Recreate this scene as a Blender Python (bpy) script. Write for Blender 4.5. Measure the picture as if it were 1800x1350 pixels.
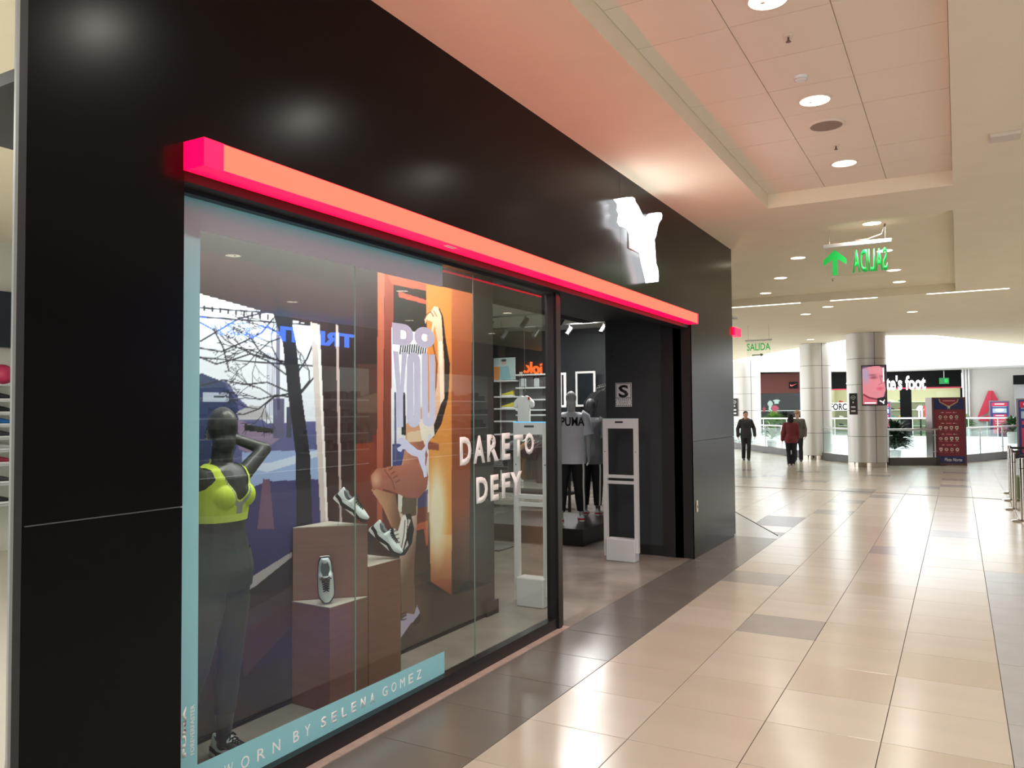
import bpy, bmesh, math, random
import numpy as np
from mathutils import Vector, Matrix
random.seed(7)
S = bpy.context.scene
for o in list(bpy.data.objects): bpy.data.objects.remove(o)
COL = S.collection
PI = math.pi
# ------------------------------------------------------------------ camera
CAM_H, FOC = 1.775, 1400.6
yaw, pit, rol = 0.51033216, 0.03351242, -0.00768046
fw = Vector((-math.sin(yaw)*math.cos(pit), math.cos(yaw)*math.cos(pit), math.sin(pit)))
r0 = fw.cross(Vector((0, 0, 1))).normalized(); u0 = r0.cross(fw)
cr = r0*math.cos(rol)+u0*math.sin(rol); cu = -r0*math.sin(rol)+u0*math.cos(rol)
cam = bpy.data.cameras.new('camera'); camo = bpy.data.objects.new('camera', cam); COL.objects.link(camo)
M = Matrix.Identity(4)
for i in range(3):
    M[i][0] = cr[i]; M[i][1] = cu[i]; M[i][2] = -fw[i]
M[2][3] = CAM_H
camo.matrix_world = M
cam.sensor_width = 36; cam.lens = FOC*36/1800; cam.clip_start = .05; cam.clip_end = 300
S.camera = camo
O = Vector((0, 0, CAM_H))
def ray(x, y): return (x-900)/FOC*cr-(y-675)/FOC*cu+fw
def aX(x, y, X): d = ray(x, y); return O+d*(X/d.x)
def aY(x, y, Y): d = ray(x, y); return O+d*(Y/d.y)
def aZ(x, y, Z): d = ray(x, y); return O+d*((Z-CAM_H)/d.z)
# ------------------------------------------------------------------ world, exposure
w = bpy.data.worlds.new('world'); S.world = w; w.use_nodes = True
bg = w.node_tree.nodes['Background']; bg.inputs[0].default_value = (.93, .97, 1, 1); bg.inputs[1].default_value = 3.4
S.view_settings.view_transform = 'Standard'; S.view_settings.look = 'None'
S.view_settings.exposure = 0.0; S.view_settings.gamma = 1; S.view_settings.use_curve_mapping = False
LAMP_W = 20.0        # watts per ceiling downlight
def area(name, loc, size, power, col=(1, 1, 1), rot=(0, 0, 0), size_y=None, spread=PI, shape=None, parent=None):
    l = bpy.data.lights.new(name, 'AREA'); l.energy = power; l.color = col; l.size = size; l.spread = spread
    l.shape = shape or ('RECTANGLE' if size_y else 'DISK')
    if size_y: l.size_y = size_y
    o = bpy.data.objects.new(name, l); o.location = loc; o.rotation_euler = rot; COL.objects.link(o)
    if parent: o.parent = parent; 
    return o
def spot(name, loc, tgt, power, ang=70, col=(1, 1, 1), rad=.04, blend=.5):
    l = bpy.data.lights.new(name, 'SPOT'); l.energy = power; l.color = col; l.spot_size = math.radians(ang); l.spot_blend = blend; l.shadow_soft_size = rad
    o = bpy.data.objects.new(name, l); o.location = loc; o.rotation_euler = (Vector(tgt)-Vector(loc)).to_track_quat('-Z', 'Y').to_euler(); COL.objects.link(o); return o
WARM = (1, .94, .86)
# ------------------------------------------------------------------ materials
def lin(c):
    c = c/255.
    return c/12.92 if c <= .04045 else ((c+.055)/1.055)**2.4
def rgb(r, g, b): return (lin(r), lin(g), lin(b), 1)
MATS = {}
def mat(name, c, rough=.6, metal=0, spec=.5, emit=None, es=0, noise=0, nscale=8, bump=0, bscale=60, coat=0, stretch=None, attr=None):
    if name in MATS: return MATS[name]
    m = bpy.data.materials.new(name); m.use_nodes = True; nt = m.node_tree; b = nt.nodes['Principled BSDF']
    b.inputs['Base Color'].default_value = c; b.inputs['Roughness'].default_value = rough; b.inputs['Metallic'].default_value = metal
    b.inputs['Specular IOR Level'].default_value = spec; b.inputs['Coat Weight'].default_value = coat
    if emit: b.inputs['Emission Color'].default_value = emit; b.inputs['Emission Strength'].default_value = es
    tc = nt.nodes.new('ShaderNodeTexCoord'); mp = nt.nodes.new('ShaderNodeMapping'); nt.links.new(tc.outputs['Object'], mp.inputs[0])
    if stretch: mp.inputs['Scale'].default_value = stretch
    if attr:
        a = nt.nodes.new('ShaderNodeVertexColor'); a.layer_name = attr; nt.links.new(a.outputs[0], b.inputs['Base Color'])
        if es: nt.links.new(a.outputs[0], b.inputs['Emission Color']); b.inputs['Emission Strength'].default_value = es
    elif noise:
        n = nt.nodes.new('ShaderNodeTexNoise'); n.inputs['Scale'].default_value = nscale; n.inputs['Detail'].default_value = 6
        nt.links.new(mp.outputs[0], n.inputs['Vector'])
        r = nt.nodes.new('ShaderNodeValToRGB'); r.color_ramp.elements[0].position = .3; r.color_ramp.elements[1].position = .7
        r.color_ramp.elements[0].color = tuple(x*(1-noise) for x in c[:3])+(1,); r.color_ramp.elements[1].color = tuple(min(1, x*(1+noise)) for x in c[:3])+(1,)
        nt.links.new(n.outputs[0], r.inputs[0]); nt.links.new(r.outputs[0], b.inputs['Base Color'])
    if bump:
        n = nt.nodes.new('ShaderNodeTexNoise'); n.inputs['Scale'].default_value = bscale; nt.links.new(mp.outputs[0], n.inputs['Vector'])
        bp = nt.nodes.new('ShaderNodeBump'); bp.inputs['Strength'].default_value = bump; bp.inputs['Distance'].default_value = .01
        nt.links.new(n.outputs[0], bp.inputs['Height']); nt.links.new(bp.outputs[0], b.inputs['Normal'])
    MATS[name] = m; return m
def glass(name, tint, refl_boost=1.0, rough=0):
    if name in MATS: return MATS[name]
    m = bpy.data.materials.new(name); m.use_nodes = True; nt = m.node_tree; nt.nodes.clear()
    o = nt.nodes.new('ShaderNodeOutputMaterial'); mx = nt.nodes.new('ShaderNodeMixShader'); t = nt.nodes.new('ShaderNodeBsdfTransparent'); g = nt.nodes.new('ShaderNodeBsdfGlossy')
    t.inputs[0].default_value = tint; g.inputs['Roughness'].default_value = rough
    ge = nt.nodes.new('ShaderNodeNewGeometry'); dt = nt.nodes.new('ShaderNodeVectorMath'); dt.operation = 'DOT_PRODUCT'
    nt.links.new(ge.outputs['Normal'], dt.inputs[0]); nt.links.new(ge.outputs['Incoming'], dt.inputs[1])
    prev = dt.outputs['Value']
    for op, v_ in (('ABSOLUTE', None), ('SUBTRACT', 1.0), ('POWER', 5.0), ('MULTIPLY_ADD', None)):
        q_ = nt.nodes.new('ShaderNodeMath'); q_.operation = op; q_.use_clamp = op != 'ABSOLUTE'
        if op == 'SUBTRACT': q_.inputs[0].default_value = 1.0; nt.links.new(prev, q_.inputs[1])
        elif op == 'MULTIPLY_ADD': nt.links.new(prev, q_.inputs[0]); q_.inputs[1].default_value = .9; q_.inputs[2].default_value = .045*refl_boost
        else:
            nt.links.new(prev, q_.inputs[0])
            if v_: q_.inputs[1].default_value = v_
        prev = q_.outputs[0]
    nt.links.new(prev, mx.inputs[0]); nt.links.new(t.outputs[0], mx.inputs[1]); nt.links.new(g.outputs[0], mx.inputs[2]); nt.links.new(mx.outputs[0], o.inputs[0])
    MATS[name] = m; return m
BLK = mat('satin_black_panel', rgb(11, 10, 11), .22, spec=.13, noise=.08, nscale=3)
BLKM = mat('matt_black', rgb(24, 23, 24), .5, spec=.4)
FRM = mat('black_frame', rgb(20, 19, 20), .35, spec=.5)
CEIL = mat('ceiling_plaster', rgb(238, 228, 202), .85, noise=.02, nscale=2)
CTILE = mat('ceiling_tile', rgb(240, 230, 212), .9, bump=.08, bscale=200)
CLINE = mat('tile_joint', rgb(222, 210, 192), .9)
BEIGE = mat('beige_porcelain', rgb(193, 185, 170), .2, spec=.55, noise=.035, nscale=1.2, stretch=(.4, 2.5, 1))
BEIGE2 = mat('beige_porcelain_pale', rgb(198, 191, 178), .2, spec=.55, noise=.03, nscale=1.5, stretch=(.4, 2.5, 1))
BEIGE3 = mat('beige_porcelain_warm', rgb(190, 181, 164), .2, spec=.55, noise=.03, nscale=1.5, stretch=(2, .6, 1))
GREY = mat('grey_porcelain', rgb(156, 153, 150), .2, spec=.55, noise=.05, nscale=3)
GREY2 = mat('blue_grey_porcelain', rgb(172, 175, 177), .22, spec=.55, noise=.05, nscale=3)
DKG = mat('dark_grey_porcelain', rgb(113, 109, 104), .24, spec=.55, noise=.06, nscale=2)
GROUT = mat('grout', rgb(120, 108, 96), .8)
CONC = mat('polished_concrete', rgb(150, 143, 134), .2, spec=.5, noise=.22, nscale=2.2)
STEEL = mat('brushed_steel', rgb(190, 190, 188), .28, metal=1)
ALU = mat('column_cladding', rgb(206, 202, 196), .38, metal=.35)
WHITE = mat('white_paint', rgb(232, 232, 230), .5)
WHITEP = mat('white_plastic', rgb(205, 208, 210), .4)
RAIL = mat('rail_steel', rgb(205, 208, 208), .3, metal=.8)
DGREY = mat('dark_wall_paint', rgb(38, 42, 46), .55, noise=.1, nscale=6)
GLASS = glass('window_glass', (.86, .9, .88, 1), 1.0)
RGLASS = glass('rail_glass', (.86, .94, .93, 1), .3)
# ------------------------------------------------------------------ helpers
def link(o): COL.objects.link(o); return o
def tag(o, label=None, cat=None, group=None, kind=None):
    if label: o['label'] = label
    if cat: o['category'] = cat
    if group: o['group'] = group
    if kind: o['kind'] = kind
    return o
def empty(name, loc, label=None, cat=None, group=None, rz=0):
    o = link(bpy.data.objects.new(name, None)); o.location = loc; o.rotation_euler = (0, 0, rz); o.empty_display_size = .1
    return tag(o, label, cat, group)
def par(o, p):
    if p is not None:
        o.parent = p; o.matrix_parent_inverse = world_of(p).inverted()
    return o
def world_of(p):
    m = p.matrix_basis.copy(); q = p
    while q.parent is not None:
        m = q.parent.matrix_basis @ q.matrix_parent_inverse @ m if False else q.matrix_parent_inverse @ m
        q = q.parent; m = q.matrix_basis @ m
    return m
def obj(name, bm, m, parent=None, smooth=False):
    me = bpy.data.meshes.new(name)
    if isinstance(bm, bmesh.types.BMesh):
        bm.normal_update(); bm.to_mesh(me); bm.free()
    else: me = bm; me.name = name
    for mm in (m if isinstance(m, (list, tuple)) else [m]): me.materials.append(mm)
    if smooth:
        me.polygons.foreach_set('use_smooth', [True]*len(me.polygons)); me.set_sharp_from_angle(angle=math.radians(52))
    o = link(bpy.data.objects.new(name, me)); par(o, parent); return o
def NB(): return bmesh.new()
def box(bm, x0, y0, z0, x1, y1, z1, bev=0):
    r = bmesh.ops.create_cube(bm, size=1); v = r['verts']
    bmesh.ops.scale(bm, vec=(abs(x1-x0), abs(y1-y0), abs(z1-z0)), verts=v)
    bmesh.ops.translate(bm, vec=((x0+x1)/2, (y0+y1)/2, (z0+z1)/2), verts=v)
    if bev:
        e = list({e for vv in v for e in vv.link_edges})
        bmesh.ops.bevel(bm, geom=e, offset=bev, segments=1, affect='EDGES')
    return bm
def obox(bm, c, ax, ay, az, hx, hy, hz):
    vs = [bm.verts.new(Vector(c)+ax*(hx*i)+ay*(hy*j)+az*(hz*k)) for i in (-1, 1) for j in (-1, 1) for k in (-1, 1)]
    for f in ((0, 1, 3, 2), (4, 6, 7, 5), (0, 4, 5, 1), (2, 3, 7, 6), (0, 2, 6, 4), (1, 5, 7, 3)): bm.faces.new([vs[i] for i in f])
    return bm
def tube(bm, pts, r, n=8, r2=None, cap=True):
    pts = [Vector(p) for p in pts]; rings = []; N = len(pts)
    a = None
    for i, p in enumerate(pts):
        d = (pts[min(i+1, N-1)]-pts[max(i-1, 0)])
        d = d.normalized() if d.length > 1e-9 else Vector((0, 0, 1))
        if a is None: a = d.orthogonal().normalized()
        else: a = (a-d*a.dot(d)).normalized()
        b = d.cross(a); rr = r if r2 is None else r+(r2-r)*i/max(1, N-1)
        if isinstance(r, (list, tuple)): rr = r[i]
        rings.append([bm.verts.new(p+(a*math.cos(2*PI*k/n)+b*math.sin(2*PI*k/n))*rr) for k in range(n)])
    for q in range(N-1):
        for k in range(n): bm.faces.new((rings[q][k], rings[q][(k+1) % n], rings[q+1][(k+1) % n], rings[q+1][k]))
    if cap: bm.faces.new(rings[0][::-1]); bm.faces.new(rings[-1])
    return bm
def lathe(bm, prof, c=(0, 0, 0), n=24):
    rings = [[bm.verts.new((c[0]+r*math.cos(2*PI*k/n), c[1]+r*math.sin(2*PI*k/n), c[2]+z)) for k in range(n)] for r, z in prof]
    for q in range(len(prof)-1):
        for k in range(n): bm.faces.new((rings[q][k], rings[q][(k+1) % n], rings[q+1][(k+1) % n], rings[q+1][k]))
    bm.faces.new(rings[0][::-1]); bm.faces.new(rings[-1]); return bm
def prism(bm, pts, vec):
    """polygon of 3-D points extruded by vec"""
    vec = Vector(vec); a = [bm.verts.new(Vector(p)) for p in pts]; b = [bm.verts.new(Vector(p)+vec) for p in pts]
    n = len(pts); bm.faces.new(a[::-1]); bm.faces.new(b)
    for i in range(n): bm.faces.new((a[i], a[(i+1) % n], b[(i+1) % n], b[i]))
    bmesh.ops.recalc_face_normals(bm, faces=bm.faces[:]); return bm
def ringp(bm, outer, inner, vec):
    vec = Vector(vec); n = len(outer)
    L = [[bm.verts.new(Vector(p)+k*vec) for p in q] for q in (outer, inner) for k in (0, 1)]
    for i in range(n):
        j = (i+1) % n
        bm.faces.new((L[0][i], L[0][j], L[2][j], L[2][i])); bm.faces.new((L[1][j], L[1][i], L[3][i], L[3][j]))
        bm.faces.new((L[0][j], L[0][i], L[1][i], L[1][j])); bm.faces.new((L[2][i], L[2][j], L[3][j], L[3][i]))
    bmesh.ops.recalc_face_normals(bm, faces=bm.faces[:]); return bm
def evalmesh(o):
    dg = bpy.context.evaluated_depsgraph_get(); dg.update()
    me = bpy.data.meshes.new_from_object(o.evaluated_get(dg), depsgraph=dg)
    d = o.data; bpy.data.objects.remove(o)
    return me
def text(name, s, org, right, up, width, height, m, parent=None, depth=.004, bold=0, shear=0, spacing=1):
    cu_ = bpy.data.curves.new(name, 'FONT'); cu_.body = s; cu_.offset = bold; cu_.space_character = spacing; cu_.shear = shear; cu_.resolution_u = 3
    cu_.fill_mode = 'FRONT'
    o = link(bpy.data.objects.new(name, cu_)); me = evalmesh(o); bpy.data.curves.remove(cu_)
    n = len(me.vertices); co = np.empty(n*3); me.vertices.foreach_get('co', co); co = co.reshape(-1, 3)
    mn, mx = co.min(0), co.max(0); R = Vector(right).normalized(); U = Vector(up).normalized(); Nn = R.cross(U)
    s_ = np.array([width/(mx[0]-mn[0]), height/(mx[1]-mn[1])]); q = (co[:, :2]-mn[:2])*s_
    bm = NB(); bm.from_mesh(me); bpy.data.meshes.remove(me); bm.verts.ensure_lookup_table()
    for i, v in enumerate(bm.verts): v.co = Vector(org)+R*q[i, 0]+U*q[i, 1]
    if depth:
        r = bmesh.ops.extrude_face_region(bm, geom=bm.faces[:])
        bmesh.ops.translate(bm, vec=Nn*depth, verts=[g for g in r['geom'] if isinstance(g, bmesh.types.BMVert)])
        bmesh.ops.recalc_face_normals(bm, faces=bm.faces[:])
    return obj(name, bm, m, parent)
def copy_tree(o, parent=None):
    c = o.copy(); link(c); c.parent = parent
    for ch in list(o.children): copy_tree(ch, c)
    return c
def structure(o): o['kind'] = 'structure'; return o
def circ(c, r, ax, ay, n=24, a0=0, a1=2*PI): return [Vector(c)+ax*r*math.cos(a0+(a1-a0)*k/n)+ay*r*math.sin(a0+(a1-a0)*k/n) for k in range(n)]
EX, EY, EZ = Vector((1, 0, 0)), Vector((0, 1, 0)), Vector((0, 0, 1))
# vertex-colour prints --------------------------------------------------------
def inpoly(px, py, poly):
    c = np.zeros(px.shape, bool); n = len(poly)
    for i in range(n):
        x0, y0 = poly[i]; x1, y1 = poly[(i+1) % n]
        if y0 == y1: continue
        t = ((y0 > py) != (y1 > py)) & (px < (x1-x0)*(py-y0)/(y1-y0)+x0); c ^= t
    return c
def segd(px, py, a, b):
    dx, dy = b[0]-a[0], b[1]-a[1]; L = dx*dx+dy*dy+1e-9
    t = np.clip(((px-a[0])*dx+(py-a[1])*dy)/L, 0, 1); return np.hypot(px-a[0]-t*dx, py-a[1]-t*dy)
class Paint:
    def __init__(s, px, py, base): s.x, s.y = px, py; s.c = np.ones(px.shape+(3,))*np.array(base, float)
    def mix(s, m, col, a=1.): m = (m*a)[..., None]; s.c = s.c*(1-m)+np.array(col, float)*m
    def poly(s, p, col, a=1.): s.mix(inpoly(s.x, s.y, p).astype(float), col, a)
    def rect(s, x0, y0, x1, y1, col, a=1.): s.mix(((s.x >= x0) & (s.x <= x1) & (s.y >= y0) & (s.y <= y1)).astype(float), col, a)
    def line(s, pts, w_, col, w2=None, a=1.):
        for i in range(len(pts)-1):
            ww = w_ if w2 is None else w_+(w2-w_)*i/max(1, len(pts)-2)
            s.mix(np.clip(ww/2+.5-segd(s.x, s.y, pts[i], pts[i+1]), 0, 1), col, a)
    def blob(s, cx, cy, rx, ry, col, a=1., soft=1.): s.mix(np.clip((1-np.hypot((s.x-cx)/rx, (s.y-cy)/ry))/soft, 0, 1), col, a)
    def grad(s, p, c0, c1, x0, y0, x1, y1, a=1.):
        dx, dy = x1-x0, y1-y0; t = np.clip(((s.x-x0)*dx+(s.y-y0)*dy)/(dx*dx+dy*dy), 0, 1)[..., None]
        m = inpoly(s.x, s.y, p).astype(float)[..., None]*a; s.c = s.c*(1-m)+(np.array(c0, float)*(1-t)+np.array(c1, float)*t)*m
def printsheet(name, org, right, up, w_, h_, nx, ny, painter, m, parent=None):
    """a flat printed sheet: grid whose vertices carry the print's colours. painter(u,v) -> rgb 0..255"""
    u, v = np.meshgrid(np.linspace(0, 1, nx), np.linspace(0, 1, ny)); R = Vector(right); U = Vector(up)
    P = np.array(org)[None, None]+u[..., None]*np.array(R*w_)+v[..., None]*np.array(U*h_)
    c = np.clip(painter(u, v, P), 0, 255)/255.; c = np.where(c <= .04045, c/12.92, ((c+.055)/1.055)**2.4)
    me = bpy.data.meshes.new(name); idx = np.arange(nx*ny).reshape(ny, nx)
    q = np.stack([idx[:-1, :-1], idx[:-1, 1:], idx[1:, 1:], idx[1:, :-1]], -1).reshape(-1, 4)
    me.vertices.add(nx*ny); me.vertices.foreach_set('co', P.reshape(-1)); me.loops.add(q.size); me.polygons.add(len(q))
    me.loops.foreach_set('vertex_index', q.reshape(-1)); me.polygons.foreach_set('loop_start', np.arange(0, q.size, 4)); me.polygons.foreach_set('loop_total', np.full(len(q), 4)); me.update()
    ca = me.color_attributes.new('print', 'FLOAT_COLOR', 'POINT'); ca.data.foreach_set('color', np.concatenate([c, np.ones(c.shape[:2]+(1,))], -1).reshape(-1))
    me.color_attributes.active_color = ca
    return obj(name, me, m, parent)
def topx(P):
    v = P-np.array(O); k = v@np.array(fw); return 900+FOC*(v@np.array(cr))/k, 675-FOC*(v@np.array(cu))/k
PRINT = mat('printed_sheet', (1, 1, 1, 1), .55, attr='print')
# ================================================================== SETTING
ZC, ZT = 4.04, 4.2
XF = -2.77
# ---- floor
fl = structure(obj('floor', box(NB(), -14, -9, -.3, 12, 26, -.012), GROUT))
# tile parts
def tile_mesh(w_, d_, m, z=0.0):
    bm = NB(); g = .0022
    box(bm, -w_/2+g, -d_/2+g, -.012, w_/2-g, d_/2-g, z)
    top = [f for f in bm.faces if f.normal.z > .9] or [max(bm.faces, key=lambda f: f.calc_center_median().z)]
    me = bpy.data.meshes.new('floor_tile'); bmesh.ops.bevel(bm, geom=list(top[0].edges), offset=.0012, segments=1, affect='EDGES'); bm.normal_update(); bm.to_mesh(me); bm.free(); me.materials.append(m); return me
TM = {k: tile_mesh(.6, .6, m) for k, m in dict(a=BEIGE, b=BEIGE2, c=BEIGE3, g=GREY, h=GREY2).items()}
TMD = tile_mesh(.62, .6, DKG)
def tidx(x, y): p = aZ(x, y, 0); return (math.floor((p.x+2.2)/.6), math.floor((p.y-.5)/.6))
grey = {tidx(x, y) for x, y in ((1372, 1102), (1577, 967), (1336, 1014), (1677, 938), (1330, 947), (1464, 899), (1484, 881), (1508, 862), (1530, 868), (1558, 872), (1638, 858), (1680, 843), (1682, 856), (1668, 832), (1420, 846), (1560, 836), (1360, 838), (1325, 838), (1310, 826), (1430, 829))}
def edgeY(x):      # near edge of the atrium opening (floor and ceiling)
    pts = [(-16, 50), (-12, 43), (-8.7, 36.6), (-6, 32.4), (-4.2, 29.8), (-3.0, 28.2), (-1.9, 27.5), (-.65, 28.2), (.6, 31), (2, 34.3), (5, 40), (12, 52)]
    for (a, b), (c, d) in zip(pts, pts[1:]):
        if a <= x <= c: return b+(d-b)*(x-a)/(c-a)
    return 50
EP = [(-16, 50), (-12, 43), (-8.7, 36.6), (-6, 32.4), (-4.2, 29.8), (-3.0, 28.2), (-1.9, 27.5), (-.65, 28.2), (.6, 31), (2, 34.3), (5, 40), (12, 52)]
bm = NB(); prism(bm, [(-16, 26, -.3), (12, 26, -.3)]+[(x, y, -.3) for x, y in EP[::-1]], (0, 0, .288))
structure(obj('floor', bm, GROUT))
cells = []
for i in range(-21, 16):
    for j in range(-12, 70):
        x0, y0 = -2.2+.6*i, .5+.6*j; cx, cy = x0+.3, y0+.3
        if i < 0 and cy < 12.2: continue
        if cx < -2.3 and (cx+2.26)*.8 < -(cy-11.6)*1.0 and cy < 13.5: continue
        if cy > edgeY(cx)-.45: continue
        kind = 'g' if (i, j) in grey else ('h' if (i >= 4 and cy < 10.1) else random.choice('aaabbc'))
        cells.append((cx, cy, kind))
border = [(-2.51, .5+.6*j+.3) for j in range(-12, 22)]
def dist(c): return math.hypot(c[0], c[1])
def infr(c): return c[1] > 1.5 and -1.3*c[1] < c[0] < .075*c[1]+.5
near = sorted([c for c in cells if infr(c)], key=dist)[:262]; ns = set(near)
for c in near:
    o = link(bpy.data.objects.new('floor_tile', TM[c[2]])); o.location = (c[0], c[1], random.uniform(-.0004, .0004)); o.parent = fl
for c in [b for b in border if b[1] > 1.5][:18]:
    o = link(bpy.data.objects.new('border_tile', TMD)); o.location = (c[0], c[1], 0); o.parent = fl
for k, m in (('a', BEIGE), ('b', BEIGE2), ('c', BEIGE3), ('g', GREY), ('h', GREY2), ('d', DKG)):
    bm = NB(); cc = [c for c in cells if c not in ns and c[2] == k] if k != 'd' else [(b[0], b[1], 'd') for b in border if not (b in [q for q in border if q[1] > 1.5][:18])]
    for c in cc:
        hw = .308 if k == 'd' else .298
        vs = [bm.verts.new((c[0]+a*hw, c[1]+b*.298, 0)) for a, b in ((-1, -1), (1, -1), (1, 1), (-1, 1))]; bm.faces.new(vs)
    if cc: tag(obj('floor_tile_field', bm, m, fl), kind='stuff')
# diagonal grey infill beyond the shopfront corner
bm = NB(); prism(bm, [(-2.8, 11.3, -.012), (-2.2, 11.3, -.012), (-2.2, 11.55, -.012), (-3.5, 14.2, -.012), (-5.2, 17.5, -.012), (-6.5, 17.5, -.012), (-6.5, 11.4, -.012), (-2.8, 11.4, -.012)], (0, 0, .0125)); obj('diagonal_infill', bm, GREY, fl)
bm = NB(); tube(bm, [(-2.24, 11.58, .0015), (-5.2, 17.55, .0015)], .006, 4); obj('diagonal_joint', bm, GROUT, fl)
# expansion joint
bm = NB(); prism(bm, [(-9, 18.7, 0), (-1.5, 18.35, 0), (3, 17.6, 0), (3, 17.68, 0), (-1.5, 18.43, 0), (-9, 18.78, 0)], (0, 0, .003)); obj('joint_strip', bm, mat('joint_metal', rgb(120, 112, 105), .4, metal=.6), fl)
# shop floor & threshold
structure(obj('floor', box(NB(), -13, 1.0, -.28, -2.86, 11.3, -.001), CONC))
structure(obj('floor', prism(NB(), [(-13, 11.3, -.28), (-3.1, 11.3, -.28), (-5.6, 18.3, -.28), (-13, 18.3, -.28)], (0, 0, .283)), CONC))
structure(obj('trim_1', box(NB(), -2.93, 2.0, -.02, -2.82, 5.98, .004), mat('threshold_stone', rgb(176, 158, 148), .6, noise=.12, nscale=14)))
structure(obj('trim_2', box(NB(), -2.90, 5.98, -.02, -2.82, 9.4, .001), CONC))
# ---- ceiling
cl = structure(obj('ceiling', NB(), CEIL)); bm = NB()
X0, X1 = -14, 12
TY0, TY1 = -3.0, 9.23
box(bm, X0, -9, ZC, -1.83, 10.42, ZC+.2); box(bm, 0, -9, ZC, X1, 10.42, ZC+.2)
box(bm, -1.83, -9, ZC, 0, TY0, ZC+.2); box(bm, -1.83, TY1, ZC, 0, 10.42, ZC+.2)
box(bm, 0, 10.42, ZC, X1, 17.8, ZC+.2)
prism(bm, [(X0, 10.42, ZC), (-2.4, 10.42, ZC), (-4.9, 17.8, ZC), (X0, 17.8, ZC)], (0, 0, .2))
prism(bm, [(-16, 17.8, ZC), (12, 17.8, ZC)]+[(x, y, ZC) for x, y in EP[::-1]], (0, 0, .2))
box(bm, -5.2, 10.3, ZT+.002, .12, 18, ZT+.1)
box(bm, -1.95, TY0-.1, ZT+.012, .1, TY1+.1, ZT+.1)
cl.data = bpy.data.meshes.new('ceiling'); bm.to_mesh(cl.data); bm.free(); cl.data.materials.append(CEIL)
tm = {}
k = 0
for i in range(3):
    y = 9.23
    while y > TY0:
        bm_key = 'ct'
        if bm_key not in tm:
            bm = NB(); box(bm, -.302, -.297, 0, .302, .297, .012); me = bpy.data.meshes.new('ceiling_tile'); bm.to_mesh(me); bm.free(); me.materials.append(CTILE); tm[bm_key] = me
        o = link(bpy.data.objects.new('ceiling_tile', tm[bm_key])); o.location = (-1.525+.61*i, y-.3, ZT-.004+random.uniform(-.001, .0015)); o.parent = cl; y -= .6
bm = NB(); box(bm, -1.83, TY0, ZT+.009, 0, TY1, ZT+.012); obj('tile_grid', bm, CLINE, cl)
obj('led_strip', box(NB(), -4.7, 17.83, ZC-.012, -2.9, 17.87, ZC), mat('led', (1, 1, 1, 1), emit=(1, .95, .9, 1), es=3), cl)
obj('led_strip', box(NB(), -2.3, 17.83, ZC-.012, -1.4, 17.87, ZC), MATS['led'], cl)
obj('led_strip', box(NB(), -.5, 17.83, ZC-.012, .9, 17.87, ZC), MATS['led'], cl)
# ---- facade (black panels)
wl = structure(obj('wall_left', prism(NB(), [(XF-.013, 1.532, 0), (XF-.013, 2.18, 0), (-2.95, 2.18, 0), (-2.95, 1.632, 0)], (0, 0, ZC)), BLKM))
def panel(y0, z0, y1, z1, x=XF, m=BLK, d=.012): return obj('panel', box(NB(), x-d, y0+.0015, z0+.0015, x, y1-.0015, z1-.0015), m, wl)
panel(1.55, 0, 2.19, 1.392); panel(9.35, 0, 11.35, 1.388)
def lpanel(pts): return obj('panel', prism(NB(), [(XF-.012, y, z) for y, z in pts], (.012, 0, 0)), BLK, wl)
lpanel([(1.55, 1.397), (2.189, 1.397), (2.189, 2.797), (7.078, 2.797), (7.078, ZC), (1.55, ZC)])
lpanel([(7.082, 2.797), (9.35, 2.797), (9.35, 1.393), (11.35, 1.393), (11.35, ZC), (7.082, ZC)])
obj('seam_highlight', box(NB(), XF-.004, 1.56, 1.3925, XF-.0005, 2.185, 1.3965), mat('seam_highlight_grey', rgb(120, 120, 120), .3, metal=.7), wl)  # added thin grey strip imitating the bright highlight along the panel seam
obj('corner_bead', box(NB(), XF-.012, 1.523, 0, XF, 1.55, ZC), mat('dark_corner', rgb(44, 46, 48), .4), wl)
obj('edge_trim', box(NB(), XF-.012, 1.513, 0, XF, 1.523, ZC), mat('edge_trim', rgb(150, 155, 155), .4, metal=.5), wl)
obj('lintel', box(NB(), -2.95, 2.19, 2.80, XF-.014, 9.35, ZC), BLKM, wl)
obj('lintel_soffit', box(NB(), -2.95, 2.19, 2.745, -2.80, 9.35, 2.80), BLKM, wl)
obj('pier_core', box(NB(), -3.15, 9.352, 0, XF-.014, 11.33, ZC), BLKM, wl)
obj('pier_core', box(NB(), -3.0, 2.0, 0, XF-.014, 2.19, ZC), BLKM, wl)
# skirting gap strip at the far corner
obj('corner_foot', box(NB(), XF-.05, 11.25, 0, XF+.004, 11.36, .03), STEEL, wl)
# socket plate
p = aX(1225, 890, XF); sp = obj('socket_plate', box(NB(), XF, p.y-.03, p.z-.07, XF+.008, p.y+.03, p.z+.07, .004), mat('socket_cream', rgb(214, 200, 180), .4))
tag(sp, 'small cream wall socket plate low on the glossy right pier', 'socket'); obj('socket_hole', box(NB(), XF+.006, p.y-.015, p.z-.02, XF+.0085, p.y+.015, p.z+.01), BLKM, sp)
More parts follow.
